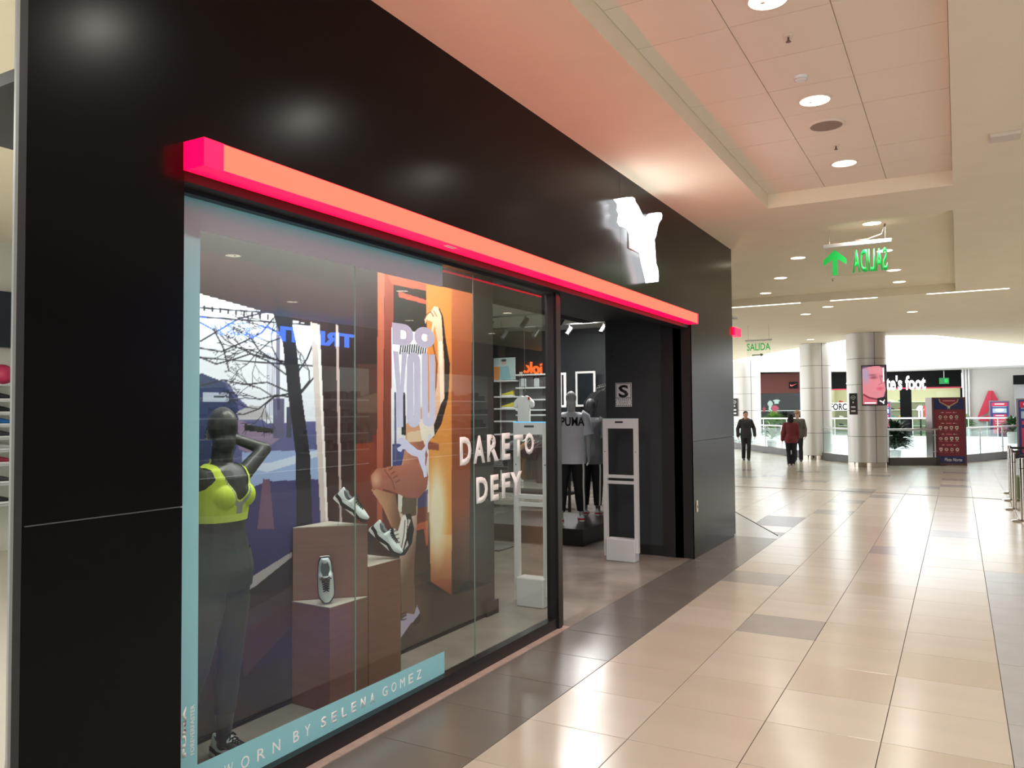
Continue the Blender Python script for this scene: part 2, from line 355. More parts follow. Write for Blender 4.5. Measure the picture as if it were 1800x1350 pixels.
# ---- window frame and panes
wf = structure(obj('window_1', NB(), FRM)); bm = NB()
box(bm, -2.95, 2.19, 0, -2.88, 5.98, .09); box(bm, -2.95, 5.85, .09, -2.88, 5.98, 2.745); box(bm, -2.95, 2.19, .09, -2.90, 2.215, 2.745); box(bm, -2.95, 2.19, 2.725, -2.88, 5.98, 2.80)
box(bm, -2.97, 5.87, 0, -2.865, 5.93, 2.745)
wf.data = bpy.data.meshes.new('window_1'); bm.to_mesh(wf.data); bm.free(); wf.data.materials.append(FRM)
ys = [2.215, 3.445, 4.69, 5.855]
for a, b in zip(ys, ys[1:]): obj('pane', box(NB(), -2.934, a+.0015, .085, -2.93, b-.0015, 2.73), GLASS, wf)
for y in ys[1:3]: obj('glass_seam', box(NB(), -2.935, y-.0028, .09, -2.929, y+.0028, 2.72), mat('glass_edge', rgb(120, 140, 132), .2), wf)
GX = -2.929
def gp(x, y): return aX(x, y, GX)
# ---- dark side wall of the entrance, soffit and interior shell
ws = structure(obj('wall_right', box(NB(), -3.89, 9.38, 0, -2.98, 9.7, 4.0), DGREY))
obj('door_jamb', box(NB(), -3.0, 9.352, 0, -2.90, 9.41, 2.82), FRM, ws)
obj('kick_board', box(NB(), -3.88, 9.372, 0, -3.0, 9.38, .12), BLKM, ws)
for zz in (2.52, 2.44): obj('wall_fixing', lathe(NB(), [(.012, 0), (.012, .01)], (0, 0, 0), 10), BLKM, ws).matrix_basis = Matrix.Translation((-3.80, 9.37, zz)) @ Matrix.Rotation(-PI/2, 4, 'X')
structure(obj('ceiling', box(NB(), -4.25, 6.12, 2.90, -2.94, 9.38, 3.0), DGREY))
bm = NB()
for k in range(5): box(bm, -4.19+.03*k, 6.2, 2.893, -4.178+.03*k, 9.38, 2.90)
tag(obj('vent_grille', bm, BLKM), 'black linear slot vent along the shop entrance soffit', 'vent')
ICE = mat('shop_ceiling', rgb(176, 174, 168), .8); SW = mat('shop_wall', rgb(60, 62, 62), .7)
structure(obj('ceiling', prism(NB(), [(-13, 6.1, 3.85), (-4.15, 6.1, 3.85), (-4.15, 9.7, 3.85), (-3.25, 11.3, 3.85), (-5.65, 18.3, 3.85), (-13, 18.3, 3.85)], (0, 0, .1)), ICE))
structure(obj('wall_back', box(NB(), -13, 18.2, 0, -5.6, 18.4, 4.04), DGREY))
structure(obj('wall_side', prism(NB(), [(-3.15, 11.33, 0), (-3.3, 11.33, 0), (-5.75, 18.3, 0), (-5.5, 18.3, 0)], (0, 0, 4.04)), DGREY))
structure(obj('wall_far', box(NB(), -11.2, 6.6, 0, -11.0, 18.3, 4), SW))
# behind the display the shop is closed off
structure(obj('partition', box(NB(), -11.1, 6.45, 0, -3.95, 6.6, 4), SW))
structure(obj('partition', prism(NB(), [(-2.95, 1.62, 0), (-2.95, 1.70, 0), (-11.4, 6.62, 0), (-11.4, 6.5, 0)], (0, 0, 4.04)), WHITE))
structure(obj('floor', prism(NB(), [(-2.83, -9, -.02), (-2.83, 1.5, -.02), (-10.9, 6.1, -.02), (-10.9, -9, -.02)], (0, 0, .0215)), BEIGE2))
# roof over window zone
structure(obj('ceiling', box(NB(), -3.95, 1.7, 3.05, -2.95, 6.12, 3.1), BLKM))
# ================================================================== WINDOW DISPLAY
XB = -3.607
def art(u, v, P):
    x, y = topx(P); A = Paint(x, y, (74, 50, 48)); rng = random.Random(3)
    A.grad([(250, 300), (900, 380), (900, 560), (560, 570), (250, 480)], (62, 58, 52), (70, 46, 44), 450, 380, 470, 560)
    A.poly([(250, 430), (350, 440), (565, 495), (640, 520), (640, 600), (565, 575), (250, 480)], (84, 58, 58))
    W = [(250, 480), (350, 516), (556, 574), (566, 925), (452, 1016), (250, 1110)]
    A.grad(W, (250, 250, 255), (232, 238, 250), 450, 520, 450, 720)
    A.poly([(250, 700), (350, 660), (400, 672), (420, 700), (470, 745), (560, 740), (566, 925), (452, 1016), (250, 1110)], (120, 122, 168))
    A.poly([(340, 690), (352, 655), (395, 672), (418, 712), (425, 760), (400, 830), (340, 830)], (66, 84, 128))
    A.rect(357, 690, 402, 706, (196, 206, 222)); A.rect(375, 696, 395, 699, (90, 96, 110))
    A.poly([(418, 738), (500, 765), (452, 800), (420, 790)], (166, 150, 176))
    A.poly([(415, 725), (440, 712), (462, 715), (480, 738), (420, 738)], (200, 200, 205))
    A.poly([(430, 745), (485, 755), (480, 762), (430, 757)], (60, 62, 60))
    A.poly([(425, 795), (560, 790), (562, 845), (470, 850), (428, 865)], (176, 196, 232)); A.poly([(425, 820), (480, 812), (560, 790), (560, 802), (470, 830)], (215, 226, 245))
    A.grad([(428, 862), (470, 846), (562, 842), (566, 925), (452, 1016), (430, 1030)], (90, 90, 142), (72, 70, 128), 500, 850, 500, 1010)
    A.poly([(462, 842), (474, 842), (482, 930), (452, 930)], (142, 112, 140))
    A.rect(480, 700, 500, 770, (120, 118, 150)); A.rect(504, 715, 512, 770, (90, 96, 120))
    for yy in (552, 568, 640): A.line([(340, yy-12), (556, yy+4)], 2.5, (40, 40, 60))
    A.rect(486, 560, 492, 720, (60, 60, 90), .5); A.rect(512, 640, 526, 690, (50, 46, 54), .8)
    for k in range(16): A.line([(345+14*k, 536+2*k), (345+14*k, 543+2*k)], 3, (50, 50, 60))
    for k in range(6): A.line([(470+3*k, 620), (471+3*k, 730)], .8, (150, 150, 180))
    A.poly([(478, 545), (500, 548), (512, 600), (520, 640), (548, 925), (524, 925), (520, 700), (508, 640), (496, 600)], (46, 46, 62))
    def branch(x0, y0, ang, L, w_, d):
        if d == 0 or L < 5: return
        x1, y1 = x0+L*math.cos(ang), y0+L*math.sin(ang)
        if x1 > 557: return
        A.line([(x0, y0), (x1, y1)], w_, (42, 42, 56))
        branch(x1, y1, ang+rng.uniform(-.5, .4), L*.85, w_*.8, d-1); branch(x1, y1, ang+rng.choice((-1, 1))*rng.uniform(.3, .9), L*.7, w_*.6, d-1)
    for x0, y0, an, L, w_ in ((518, 655, -2.5, 36, 3), (520, 690, 2.95, 40, 3), (516, 640, -2.9, 40, 3), (508, 610, -2.2, 30, 2.5), (522, 700, 3.3, 36, 2.5), (528, 690, -.9, 26, 3), (500, 560, -2.0, 30, 2.5), (505, 590, 2.8, 34, 2)): branch(x0, y0, an, L, w_, 6)
    A.poly([(486, 540), (508, 545), (520, 600), (530, 690), (545, 800), (549, 925), (521, 925), (520, 800), (506, 690), (498, 610)], (48, 48, 64))
    for P_0 in ([(352, 628), (380, 640), (410, 632), (440, 622), (470, 634), (505, 660), (520, 672)], [(352, 612), (390, 618), (430, 600), (460, 585), (480, 560)], [(350, 566), (376, 580), (392, 610), (402, 650)], [(352, 678), (392, 668), (430, 676), (470, 672), (510, 690)], [(520, 660), (540, 630), (556, 590)], [(522, 700), (545, 672), (558, 655)], [(352, 600), (420, 560), (470, 548)]): A.line(P_0, 2.4, (44, 44, 60))
    A.poly([(546, 566), (562, 571), (577, 925), (564, 925)], (222, 212, 210)); A.poly([(557, 570), (562, 571), (577, 925), (573, 925)], (250, 246, 246))
    A.poly([(452, 1008), (513, 970), (513, 979), (452, 1028), (330, 1110), (330, 1092)], (198, 192, 196))
    A.grad([(577, 560), (626, 560), (628, 925), (577, 925)], (68, 44, 44), (86, 54, 52), 577, 600, 577, 920)
    A.poly([(590, 570), (595, 572), (601, 922), (597, 922)], (214, 196, 196))
    A.poly([(628, 640), (665, 640), (665, 780), (628, 780)], (104, 70, 62)); A.poly([(628, 700), (665, 690), (665, 725), (628, 725)], (140, 118, 104), .6)
    A.grad([(626, 780), (690, 775), (700, 925), (626, 940)], (160, 82, 52), (132, 62, 44), 640, 780, 640, 930)
    A.poly([(655, 765), (690, 760), (690, 800), (660, 790)], (150, 50, 50))
    A.poly([(664, 470), (676, 474), (672, 980), (662, 980)], (196, 122, 98)); A.grad([(676, 474), (692, 480), (688, 980), (674, 980)], (168, 92, 74), (120, 66, 56), 680, 480, 680, 980)
    A.poly([(676, 474), (752, 500), (752, 512), (690, 500)], (190, 112, 90)); A.poly([(700, 512), (750, 528), (750, 540), (702, 526)], (206, 110, 90))
    A.poly([(692, 520), (750, 535), (750, 620), (692, 620)], (66, 58, 52))
    A.poly([(688, 575), (764, 590), (764, 900), (735, 900), (688, 850)], (238, 238, 246)); A.poly([(690, 780), (712, 780), (712, 822), (690, 822)], (94, 104, 160))
    for k in range(14): A.line([(705+4*k, 606), (703+4*k, 622)], 2, (50, 48, 52))
    A.poly([(705, 690), (712, 690), (714, 765), (706, 765)], (48, 44, 50)); A.poly([(693, 690), (697, 690), (697, 812), (693, 812)], (120, 122, 160))
    A.poly([(730, 875), (752, 860), (752, 940), (730, 950)], (92, 88, 140)); A.poly([(722, 895), (752, 890), (752, 960), (722, 970)], (142, 66, 50)); A.poly([(722, 925), (752, 915), (752, 958), (722, 966)], (206, 120, 80))
    # orange pillar
    A.grad([(749, 498), (794, 508), (794, 1046), (757, 1022)], (222, 148, 86), (246, 190, 112), 770, 500, 770, 900); A.grad([(757, 940), (794, 940), (794, 1046), (757, 1022)], (252, 214, 160), (176, 112, 82), 770, 950, 770, 1040)
    A.blob(768, 900, 22, 110, (255, 248, 226), 1, .6); A.blob(782, 820, 12, 40, (236, 190, 130), .6)
    A.grad([(794, 508), (834, 517), (826, 1035), (794, 1046)], (196, 124, 88), (170, 98, 60), 810, 520, 810, 880); A.grad([(794, 880), (834, 880), (834, 1035), (794, 1046)], (176, 104, 66), (76, 66, 58), 800, 890, 815, 1035)
    A.grad([(831, 516), (900, 532), (900, 1100), (823, 1100)], (66, 60, 54), (58, 60, 54), 850, 520, 850, 900)
    # floor in the print
    A.grad([(745, 930), (757, 1022), (794, 1046), (826, 1033), (880, 1010), (900, 1100), (703, 1160), (620, 1200), (620, 960)], (96, 72, 60), (84, 80, 76), 740, 930, 780, 1110)
    A.poly([(725, 1012), (757, 1000), (757, 1022), (794, 1046), (775, 1040)], (66, 58, 58)); A.poly([(794, 1046), (870, 1022), (830, 1012)], (52, 50, 48))
    A.blob(735, 1060, 26, 90, (150, 124, 112), .6, 1)
    A.grad([(250, 1120), (452, 1030), (513, 985), (640, 940), (640, 1300), (250, 1400)], (70, 50, 50), (52, 48, 46), 400, 1050, 430, 1230)
    A.poly([(250, 1180), (513, 1030), (513, 1060), (380, 1140), (250, 1250)], (104, 90, 90), .8); A.poly([(420, 1110), (513, 1060), (513, 1100), (430, 1190)], (112, 76, 68), .8)
    # the woman: raised arm, torso, bent leg, standing leg
    sk = (240, 204, 180)
    A.poly([(772, 540), (779, 556), (784, 600), (791, 640), (788, 700), (776, 745), (762, 770), (752, 770), (770, 720), (778, 660), (776, 600), (768, 560)], (74, 50, 40))
    A.poly([(757, 548), (763, 538), (770, 540), (776, 556), (778, 590), (781, 640), (781, 690), (772, 720), (762, 750), (748, 775), (742, 740), (760, 712), (768, 680), (770, 640), (769, 600), (764, 572), (761, 585), (764, 600), (760, 604), (757, 590), (760, 566), (750, 562), (748, 570), (746, 560)], sk)
    A.poly([(771, 600), (777, 600), (781, 700), (774, 712)], (255, 236, 220)); A.line([(757, 590), (761, 604), (768, 640), (766, 680), (758, 712), (744, 735)], 2, (150, 96, 70)); A.line([(747, 560), (750, 553), (757, 548)], 1.5, (140, 90, 66)); A.line([(757, 548), (762, 556)], 1.5, (150, 96, 70)); A.line([(762, 546), (768, 556)], 1.2, (150, 96, 70))
    A.poly([(714, 745), (755, 700), (762, 750), (752, 775), (744, 800), (742, 820), (706, 818), (712, 790)], (224, 178, 146))
    A.poly([(716, 760), (745, 755), (754, 762), (744, 790), (714, 786)], (236, 214, 190))
    A.poly([(736, 740), (760, 720), (764, 765), (744, 785)], (246, 240, 232))
    A.poly([(752, 776), (772, 780), (772, 792), (752, 790)], (176, 110, 90))
    A.grad([(712, 778), (744, 775), (752, 800), (748, 822), (708, 822)], (212, 160, 140), (186, 128, 112), 715, 790, 740, 790)
    A.grad([(700, 868), (734, 862), (733, 920), (728, 1000), (730, 1090), (706, 1090), (704, 1000), (700, 940)], (230, 212, 196), (150, 124, 110), 704, 960, 730, 970)
    A.poly([(702, 868), (733, 866), (732, 905), (716, 910), (702, 900)], (120, 104, 92)); A.poly([(700, 865), (708, 865), (706, 900), (700, 900)], (240, 236, 230))
    A.grad([(655, 858), (692, 868), (700, 900), (708, 928), (702, 936), (690, 930), (672, 890), (653, 862)], (232, 196, 166), (176, 128, 104), 660, 900, 705, 880)
    A.grad([(674, 884), (694, 868), (708, 928), (700, 938), (690, 928)], (206, 170, 140), (150, 112, 92), 680, 900, 700, 900)
    A.grad([(652, 836), (662, 824), (700, 818), (745, 812), (753, 838), (750, 860), (735, 876), (715, 875), (690, 864), (668, 858), (655, 862)], (204, 146, 128), (180, 120, 106), 690, 820, 700, 870)
    A.blob(661, 842, 12, 18, (240, 204, 180), .8, .8)
    A.line([(676, 826), (690, 846), (694, 860)], 1.5, (150, 98, 88))
    for k, (a, b) in enumerate(((684, 826), (688, 833), (692, 840), (696, 848))): A.line([(a, b), (a+6, b-4)], 2, (150, 96, 88))
    # raised sneaker
    A.poly([(712, 905), (722, 902), (728, 930), (724, 955), (712, 976), (704, 978), (712, 950)], (34, 28, 28)); A.poly([(718, 912), (722, 915), (716, 930)], (230, 226, 222)); A.poly([(716, 950), (718, 958), (710, 968)], (230, 226, 222))
    A.poly([(690, 928), (700, 932), (706, 910), (712, 904), (716, 915), (714, 945), (706, 975), (696, 976), (697, 950)], (250, 248, 246)); A.line([(712, 915), (710, 940), (704, 970)], 1.2, (60, 50, 50))
    for k in range(5): A.line([(692+k, 934+7*k), (699+k, 932+7*k)], 1.8, (40, 34, 34))
    # lower sneaker
    A.poly([(704, 1092), (716, 1078), (728, 1080), (733, 1064), (738, 1076), (736, 1090), (722, 1096), (704, 1122)], (206, 200, 226)); A.poly([(724, 1096), (738, 1078), (740, 1090), (730, 1100)], (60, 52, 56))
    for k in range(3): A.line([(706, 1080+5*k), (714, 1076+6*k)], 1.5, (30, 28, 34))
    return 255*(np.clip(A.c, 0, 255)/255)**1.38
bd = empty('display_backdrop', (XB, 4.1, 0), 'tall printed display backdrop of an orange pillar, street window and woman stepping up', 'backdrop')
printsheet('print', (XB, 2.2, .02), EY, EZ, 3.9, 2.98, 640, 520, art, PRINT, bd)
obj('panel_board', box(NB(), XB-.08, 2.2, 0, XB-.003, 6.1, 3.0), BLKM, bd)
obj('base_rail', box(NB(), XB-.003, 2.2, 0, XB+.012, 6.1, .02), BLKM, bd)
obj('end_foot', box(NB(), XB-.16, 5.92, 0, XB+.03, 6.12, .12), BLKM, bd)
# plinths
WD = mat('plinth_laminate', rgb(128, 86, 72), .35, noise=.1, nscale=4, stretch=(1, 1, 9)); TOP = mat('plinth_top', rgb(186, 180, 168), .5)
def plinth(poly, z, label):
    c = Vector((sum(p[0] for p in poly)/len(poly), sum(p[1] for p in poly)/len(poly), 0))
    e = empty('display_plinth', c, label, 'plinth', 'brown shoe plinths in the window')
    obj('plinth_body', prism(NB(), [(x, y, 0) for x, y in poly], (0, 0, z-.004)), WD, e)
    obj('top_face', prism(NB(), [(x, y, z-.004) for x, y in poly], (0, 0, .004)), TOP, e); return e
plinth([(-3.59, 3.64), (-3.265, 3.955), (-3.59, 3.96)], 1.067, 'tallest brown plinth with a white sneaker tilted on its top corner')
plinth([(-3.588, 3.632), (-3.27, 3.615), (-3.257, 3.947)], .62, 'lowest brown corner plinth with a sneaker standing on its toe')
plinth([(-3.59, 3.965), (-3.265, 3.965), (-3.265, 4.295), (-3.59, 4.295)], .80, 'middle height brown plinth beside the printed woman')
# ---- sneakers
SH_W = mat('sneaker_white', rgb(222, 232, 234), .5, bump=.1, bscale=300); SH_B = mat('sneaker_black', rgb(22, 22, 24), .5); SH_L = mat('lace_black', rgb(14, 14, 16), .8); SH_G = mat('lining_grey', rgb(110, 116, 120), .8); SH_S = mat('sole_white', rgb(236, 236, 232), .5)
LINE = mat('seam_grey', rgb(150, 160, 162), .6)
def sstat(t):   # t 0 heel .. 1 toe : half width, sole top z, upper top z
    w_ = .032+.012*math.sin(min(1, t*1.3)*PI*.5)+.004*math.sin(t*PI); w_ *= (1-max(0, (t-.8)/.2)**2.2*.62) * (1-max(0, (.12-t)/.12)**2*.3)
    return w_
def sneaker(label, group, mtx, mats=(SH_W, SH_B, SH_L), lod=1):
    e = link(bpy.data.objects.new('sneaker', None)); e.empty_display_size = .05; tag(e, label, 'sneaker', group)
    L = .275; N = 22; K = 14
    up, lining, wave, sole = NB(), NB(), NB(), NB()
    def topz(t): return .108-.004*math.cos(t*20) if t < .06 else (.100-.035*math.sin((t-.06)/.30*PI*.55) if t < .36 else .092-(t-.36)*.075 if t < .62 else .0725-(t-.62)**1.2*.085)
    def topz2(t):   # tongue rise
        return topz(t)+(.018*math.exp(-((t-.40)/.05)**2))
    rings = []
    for i in range(N+1):
        t = i/N; hw = sstat(t); zt = topz2(t); zb = .022+.004*math.sin(t*12); ring = []
        for k in range(K+1):
            a = PI*k/K; c = math.cos(a); s = math.sin(a)
            y = -hw*math.copysign(abs(c)**.75, c)*(1-.28*s*s*(1 if t < .75 else .4)); z = zb+(zt-zb)*s**.8
            ring.append(up.verts.new((t*L, y, z)))
        rings.append(ring)
    for i in range(N):
        t = (i+.5)/N
        for k in range(K):
            if .07 < t < .36 and 5 <= k <= K-6: continue
            up.faces.new((rings[i][k], rings[i+1][k], rings[i+1][k+1], rings[i][k+1]))
    up.faces.new(rings[0]); up.faces.new(rings[-1][::-1])
    bmesh.ops.recalc_face_normals(up, faces=up.faces[:])
    u = obj('upper', up, mats[0], e, True)
    # lining cup
    for i in range(9):
        pass
    lathe(lining, [(.002, .03), (.02, .034), (.027, .06), (.0285, .085)], (0, 0, 0), 14)
    for v in lining.verts: v.co.x = v.co.x*1.75+.058; v.co.y *= .95; v.co.z += .0 if v.co.z < .05 else (-.006 if v.co.x > .06 else .01)
    obj('lining', lining, SH_G, e, True)
    # sole & wave
    def band(bm, z0f, z1f, off):
        prev = None; first = None
        n = 44; ringsb = []
        for k in range(n):
            s = k/n
            t = 2*s if s < .5 else 2*(1-s); sd = -1 if s < .5 else 1
            tt = (1-math.cos(t*PI))/2
            hw = sstat(tt)+off; x = tt*(L+.012)-.006
            ringsb.append((bm.verts.new((x, sd*hw*(1 if 0 < t < 1 else 0), z0f(tt))), bm.verts.new((x, sd*(hw-.001)*(1 if 0 < t < 1 else 0), z1f(tt)))))
        for k in range(n):
            a, b = ringsb[k], ringsb[(k+1) % n]; bm.faces.new((a[0], b[0], b[1], a[1]))
        bm.faces.new([r[0] for r in ringsb][::-1]); bm.faces.new([r[1] for r in ringsb]); bmesh.ops.recalc_face_normals(bm, faces=bm.faces[:])
    wv = lambda t: .026+.009*math.sin(t*13+.6)+(.006 if t < .2 else 0)-.008*t
    band(wave, lambda t: max(.002, wv(t)-.014-.003*math.sin(t*9)), lambda t: wv(t)+.008, .0045)
    obj('midsole_wave', wave, mats[1], e)
    band(sole, lambda t: .002+(.012 if t > .93 else 0), lambda t: max(.008, wv(t)-.011), .003)
    obj('outsole', sole, SH_S, e)
    if lod:
        lc = NB()
        for k in range(6):
            t = .40+.055*k; z = topz2(t)+.009; w_ = .024-.0015*k; x = t*L
            tube(lc, [(x-.006, -w_, z-.012), (x, -w_*.5, z-.001), (x+.008, w_*.4, z), (x+.016, w_, z-.013)], .0034, 5)
            tube(lc, [(x-.006, w_, z-.012), (x, w_*.5, z-.001), (x+.008, -w_*.4, z), (x+.016, -w_, z-.013)], .0034, 5)
        tube(lc, [(.40*L, 0, topz2(.4)+.006), (.39*L, -.02, topz2(.4)+.01), (.42*L, -.034, topz2(.4)-.006), (.44*L, -.012, topz2(.43)+.006)], .0022, 5)
        tube(lc, [(.40*L, 0, topz2(.4)+.006), (.39*L, .02, topz2(.4)+.01), (.42*L, .034, topz2(.4)-.006), (.44*L, .012, topz2(.43)+.006)], .0022, 5)
        obj('lace', lc, mats[2], e)
        sm = NB()
        for sd in (-1, 1):
            pts = []
            for q in range(10):
                t = .16+.4*q/9; pts.append((t*L, sd*(sstat(t)*.985+.001), .046+.014*math.sin(q/9*PI)))
            tube(sm, pts, .0011, 4)
        tag(obj('side_seam', sm, LINE, e), kind='stuff')
    e.matrix_basis = mtx
    return e
def frame_m(org, xdir, zdir, sc=1):
    x = Vector(xdir).normalized(); z = Vector(zdir); z = (z-x*z.dot(x)).normalized(); y = z.cross(x)
    return Matrix(((x.x*sc, y.x*sc, z.x*sc, org[0]), (x.y*sc, y.y*sc, z.y*sc, org[1]), (x.z*sc, y.z*sc, z.z*sc, org[2]), (0, 0, 0, 1)))
def toe_at(toe, xdir, zdir, sc=.92):
    x = Vector(xdir).normalized(); return frame_m(Vector(toe)-x*.28*sc, xdir, zdir, sc)
sneaker('white sneaker with black wave sole, toe down on the tallest plinth', 'white display sneakers in the window', toe_at((-3.275, 3.95, 1.078), (.60, .53, -.66), (.64, .2, .72), .9))
sneaker('white sneaker propped heel up between tall plinth and printed woman', 'white display sneakers in the window', toe_at((-3.27, 4.285, .812), (.60, .50, -.74), (.60, .16, .74), .95))
sneaker('white sneaker standing on its toe against the tallest plinth', 'white display sneakers in the window', toe_at((-3.37, 3.70, .626), (.02, .05, -1), (.66, -.72, .05), .98))
for (a, b) in (((-3.39, 3.82, 1.067), (-3.39, 3.84, 1.19)), ((-3.4, 4.12, .80), (-3.4, 4.15, .93))):
    tag(obj('display_stand', tube(NB(), [a, b], .004, 6), glass('acrylic', (.9, .93, .93, 1), .2)), 'clear acrylic peg under the '+('upper' if a[2] > 1 else 'lower')+' tilted sneaker', 'stand')
# ================================================================== FIGURES
def cap(bm, p0, p1, r0, r1, n=14, flat=1.0):
    p0, p1 = Vector(p0), Vector(p1); d = (p1-p0); L = d.length; d = d.normalized() if L > 1e-6 else EZ
    pts, rr = [], []
    for k in range(5): a = -PI/2+PI/2*k/4*.999; pts.append(p0+d*(r0*math.sin(a))); rr.append(max(1e-4, r0*math.cos(a)))
    for k in range(1, 5): a = PI/2*k/4*.999; pts.append(p1+d*(r1*math.sin(a))); rr.append(max(1e-4, r1*math.cos(a)))
    if L < 1e-6: pass
    return tube(bm, pts, rr, n)
def loft(bm, st, n=22):
    """st: list of (center, rx, ry, ax, ay)"""
    rings = []
    for c, rx, ry, ax, ay in st:
        rings.append([bm.verts.new(Vector(c)+ax*(rx*math.copysign(abs(math.cos(a))**.9, math.cos(a)))+ay*(ry*math.sin(a))) for a in [2*PI*k/n for k in range(n)]])
    for q in range(len(st)-1):
        for k in range(n): bm.faces.new((rings[q][k], rings[q][(k+1) % n], rings[q+1][(k+1) % n], rings[q+1][k]))
    bm.faces.new(rings[0][::-1]); bm.faces.new(rings[-1]); return bm
def ell(bm, c, r, ax=EX, ay=EY, az=EZ, n=14):
    r_ = bmesh.ops.create_uvsphere(bm, u_segments=n, v_segments=n-2, radius=1)
    for v in r_['verts']: q = v.co.copy(); v.co = Vector(c)+ax*(q.x*r[0])+ay*(q.y*r[1])+az*(q.z*r[2])
def voxel(bm, vs, smooth=4):
    bmesh.ops.recalc_face_normals(bm, faces=bm.faces[:])
    me = bpy.data.meshes.new('t'); bm.to_mesh(me); bm.free(); o = link(bpy.data.objects.new('t', me))
    m = o.modifiers.new('r', 'REMESH'); m.mode = 'VOXEL'; m.voxel_size = vs
    s = o.modifiers.new('s', 'SMOOTH'); s.iterations = smooth; s.factor = .5
    return evalmesh(o)
def hand(bm, wrist, d, nrm, side, sc=1.):
    """palm + five separate bent fingers. d = pointing direction, nrm = palm normal, side = thumb side vector"""
    d = Vector(d).normalized(); nrm = Vector(nrm); nrm = (nrm-d*nrm.dot(d)).normalized(); s = Vector(side); s = (s-d*s.dot(d)-nrm*s.dot(nrm)).normalized()
    w_ = Vector(wrist); ell(bm, w_+d*.048*sc, (.052*sc, .040*sc, .016*sc), d, s, nrm)
    cap(bm, w_-d*.02, w_+d*.02*sc, .026*sc, .024*sc, 10)
    for k, (off, L) in enumerate(((.030, .072), (.010, .082), (-.010, .076), (-.029, .060))):
        a = w_+d*.085*sc+s*off*sc; b = a+d*L*.45*sc+nrm*.010*sc+s*off*.12; c = b+d*L*.42*sc+nrm*.024*sc
        cap(bm, a-d*.02, b, .0092*sc, .0085*sc, 8); cap(bm, b, c, .0085*sc, .0070*sc, 8)
    a = w_+d*.022*sc+s*.030*sc; b = a+(d*.6+s*.8).normalized()*.040*sc; c = b+(d*.9+s*.35+nrm*.3).normalized()*.034*sc
    cap(bm, a, b, .012*sc, .010*sc, 8); cap(bm, b, c, .010*sc, .0085*sc, 8)
def figure(J, sx=1., female=False, hands=True, face=True, grow=0., parts=('torso', 'head', 'arms', 'legs', 'hands')):
    """J: joints (metres) for a ~1.75 m body; F facing, R right vectors; returns bmesh"""
    bm = NB(); F, R = J['F'], J['R']; U = EZ; g = grow
    if 'torso' in parts:
        P, C, N = J['pelvis'], J['chest'], J['neck']
        hip, wst, ch, sh = (.175, .125, .150, .175) if female else (.170, .150, .172, .205)
        st = []
        lowest = J.get('hem', -.10)
        for f, rx, ry in ((lowest, hip*.96, .115), (-.02, hip, .125), (.10, (hip+wst)/2, .112), (.22, wst, .096), (.34, (wst+ch)/2+.005, .105), (.46, ch, .118), (.54, ch*1.0, .108), (.585, sh*.80, .085), (.62, .085, .065)):
            t = (f+.02)/.64; c = P.lerp(N, max(0, t)) if t > 0 else P+U*f
            c = c+(C-P.lerp(N, .72))*(math.sin(min(1, max(0, t))*PI)); st.append((c, rx*sx+g, ry*sx+g, R, F))
        loft(bm, st)
        if female:
            for s in (-1, 1): ell(bm, P.lerp(N, .70)+R*s*.072+F*.085, (.062+g, .055+g, .062+g), R, F, U)
        else: ell(bm, P.lerp(N, .74)+F*.05, (.13*sx+g, .075+g, .09+g), R, F, U)
        if female:
            for s in (-1, 1): ell(bm, P+R*s*.075-F*.06-U*.02, (.085+g, .080+g, .09+g), R, F, U)
    if 'head' in parts:
        N, Hd = J['neck'], J['head']; hf = J.get('HF', F); hr = hf.cross(U)
        cap(bm, N-U*.05, Hd-U*.05, .060, .055)
        ell(bm, Hd+U*.025-hf*.008, (.074, .092, .100), hr, hf, U, 20); ell(bm, Hd-U*.055+hf*.022, (.055, .064, .066), hr, hf, U, 18)
        if face:
            loft(bm, [(Hd+hf*.080+U*.022, .010, .008, hr, hf), (Hd+hf*.088-U*.004, .014, .014, hr, hf), (Hd+hf*.086-U*.022, .018, .016, hr, hf), (Hd+hf*.074-U*.030, .012, .006, hr, hf)], 10)
            ell(bm, Hd+hf*.076-U*.052, (.024, .012, .008), hr, hf, U, 10); ell(bm, Hd+hf*.070-U*.092, (.026, .020, .018), hr, hf, U, 10)
            ell(bm, Hd+hf*.068+U*.030, (.048, .018, .010), hr, hf, U, 10)
            for s in (-1, 1): ell(bm, Hd+hr*s*.075-U*.008-hf*.006, (.008, .020, .032), hr, hf, U, 10)
    if 'arms' in parts:
        for s, k in ((-1, 'L'), (1, 'R')):
            sh_, e, w_ = J['sh'+k], J['el'+k], J['wr'+k]; a = 1 if not female else .94
            cap(bm, sh_-R*s*.06, sh_, .058*a+g, .054*a+g); cap(bm, sh_, e, .052*a+g, .040*a+g); cap(bm, e, w_, .039*a+g, (.027 if not J.get('sleeve') else .036)*a+g)
    if 'hands' in parts and hands:
        for s, k in ((-1, 'L'), (1, 'R')):
            e, w_ = J['el'+k], J['wr'+k]; d = J.get('hd'+k, (w_-e).normalized()); hand(bm, w_, d, J.get('pn'+k, -R*s), J.get('ts'+k, F), .92 if female else 1.)
    if 'legs' in parts:
        for s, k in ((-1, 'L'), (1, 'R')):
            h, kn, an = J['hip'+k], J['kn'+k], J['an'+k]; a = sx
            cap(bm, h+U*.03, h.lerp(kn, .3), .088*a+g, .086*a+g); cap(bm, h.lerp(kn, .3), kn, .086*a+g, .056*a+g)
            cap(bm, kn, kn.lerp(an, .35)-F*.012, .054*a+g, .058*a+g); cap(bm, kn.lerp(an, .35)-F*.012, an, .058*a+g, (.036 if not J.get('trouser') else .058)*a+g)
            if J.get('feet'):
                cap(bm, an-U*.04, an+J['feet']*.14-U*.065, .036, .028)
    return bm
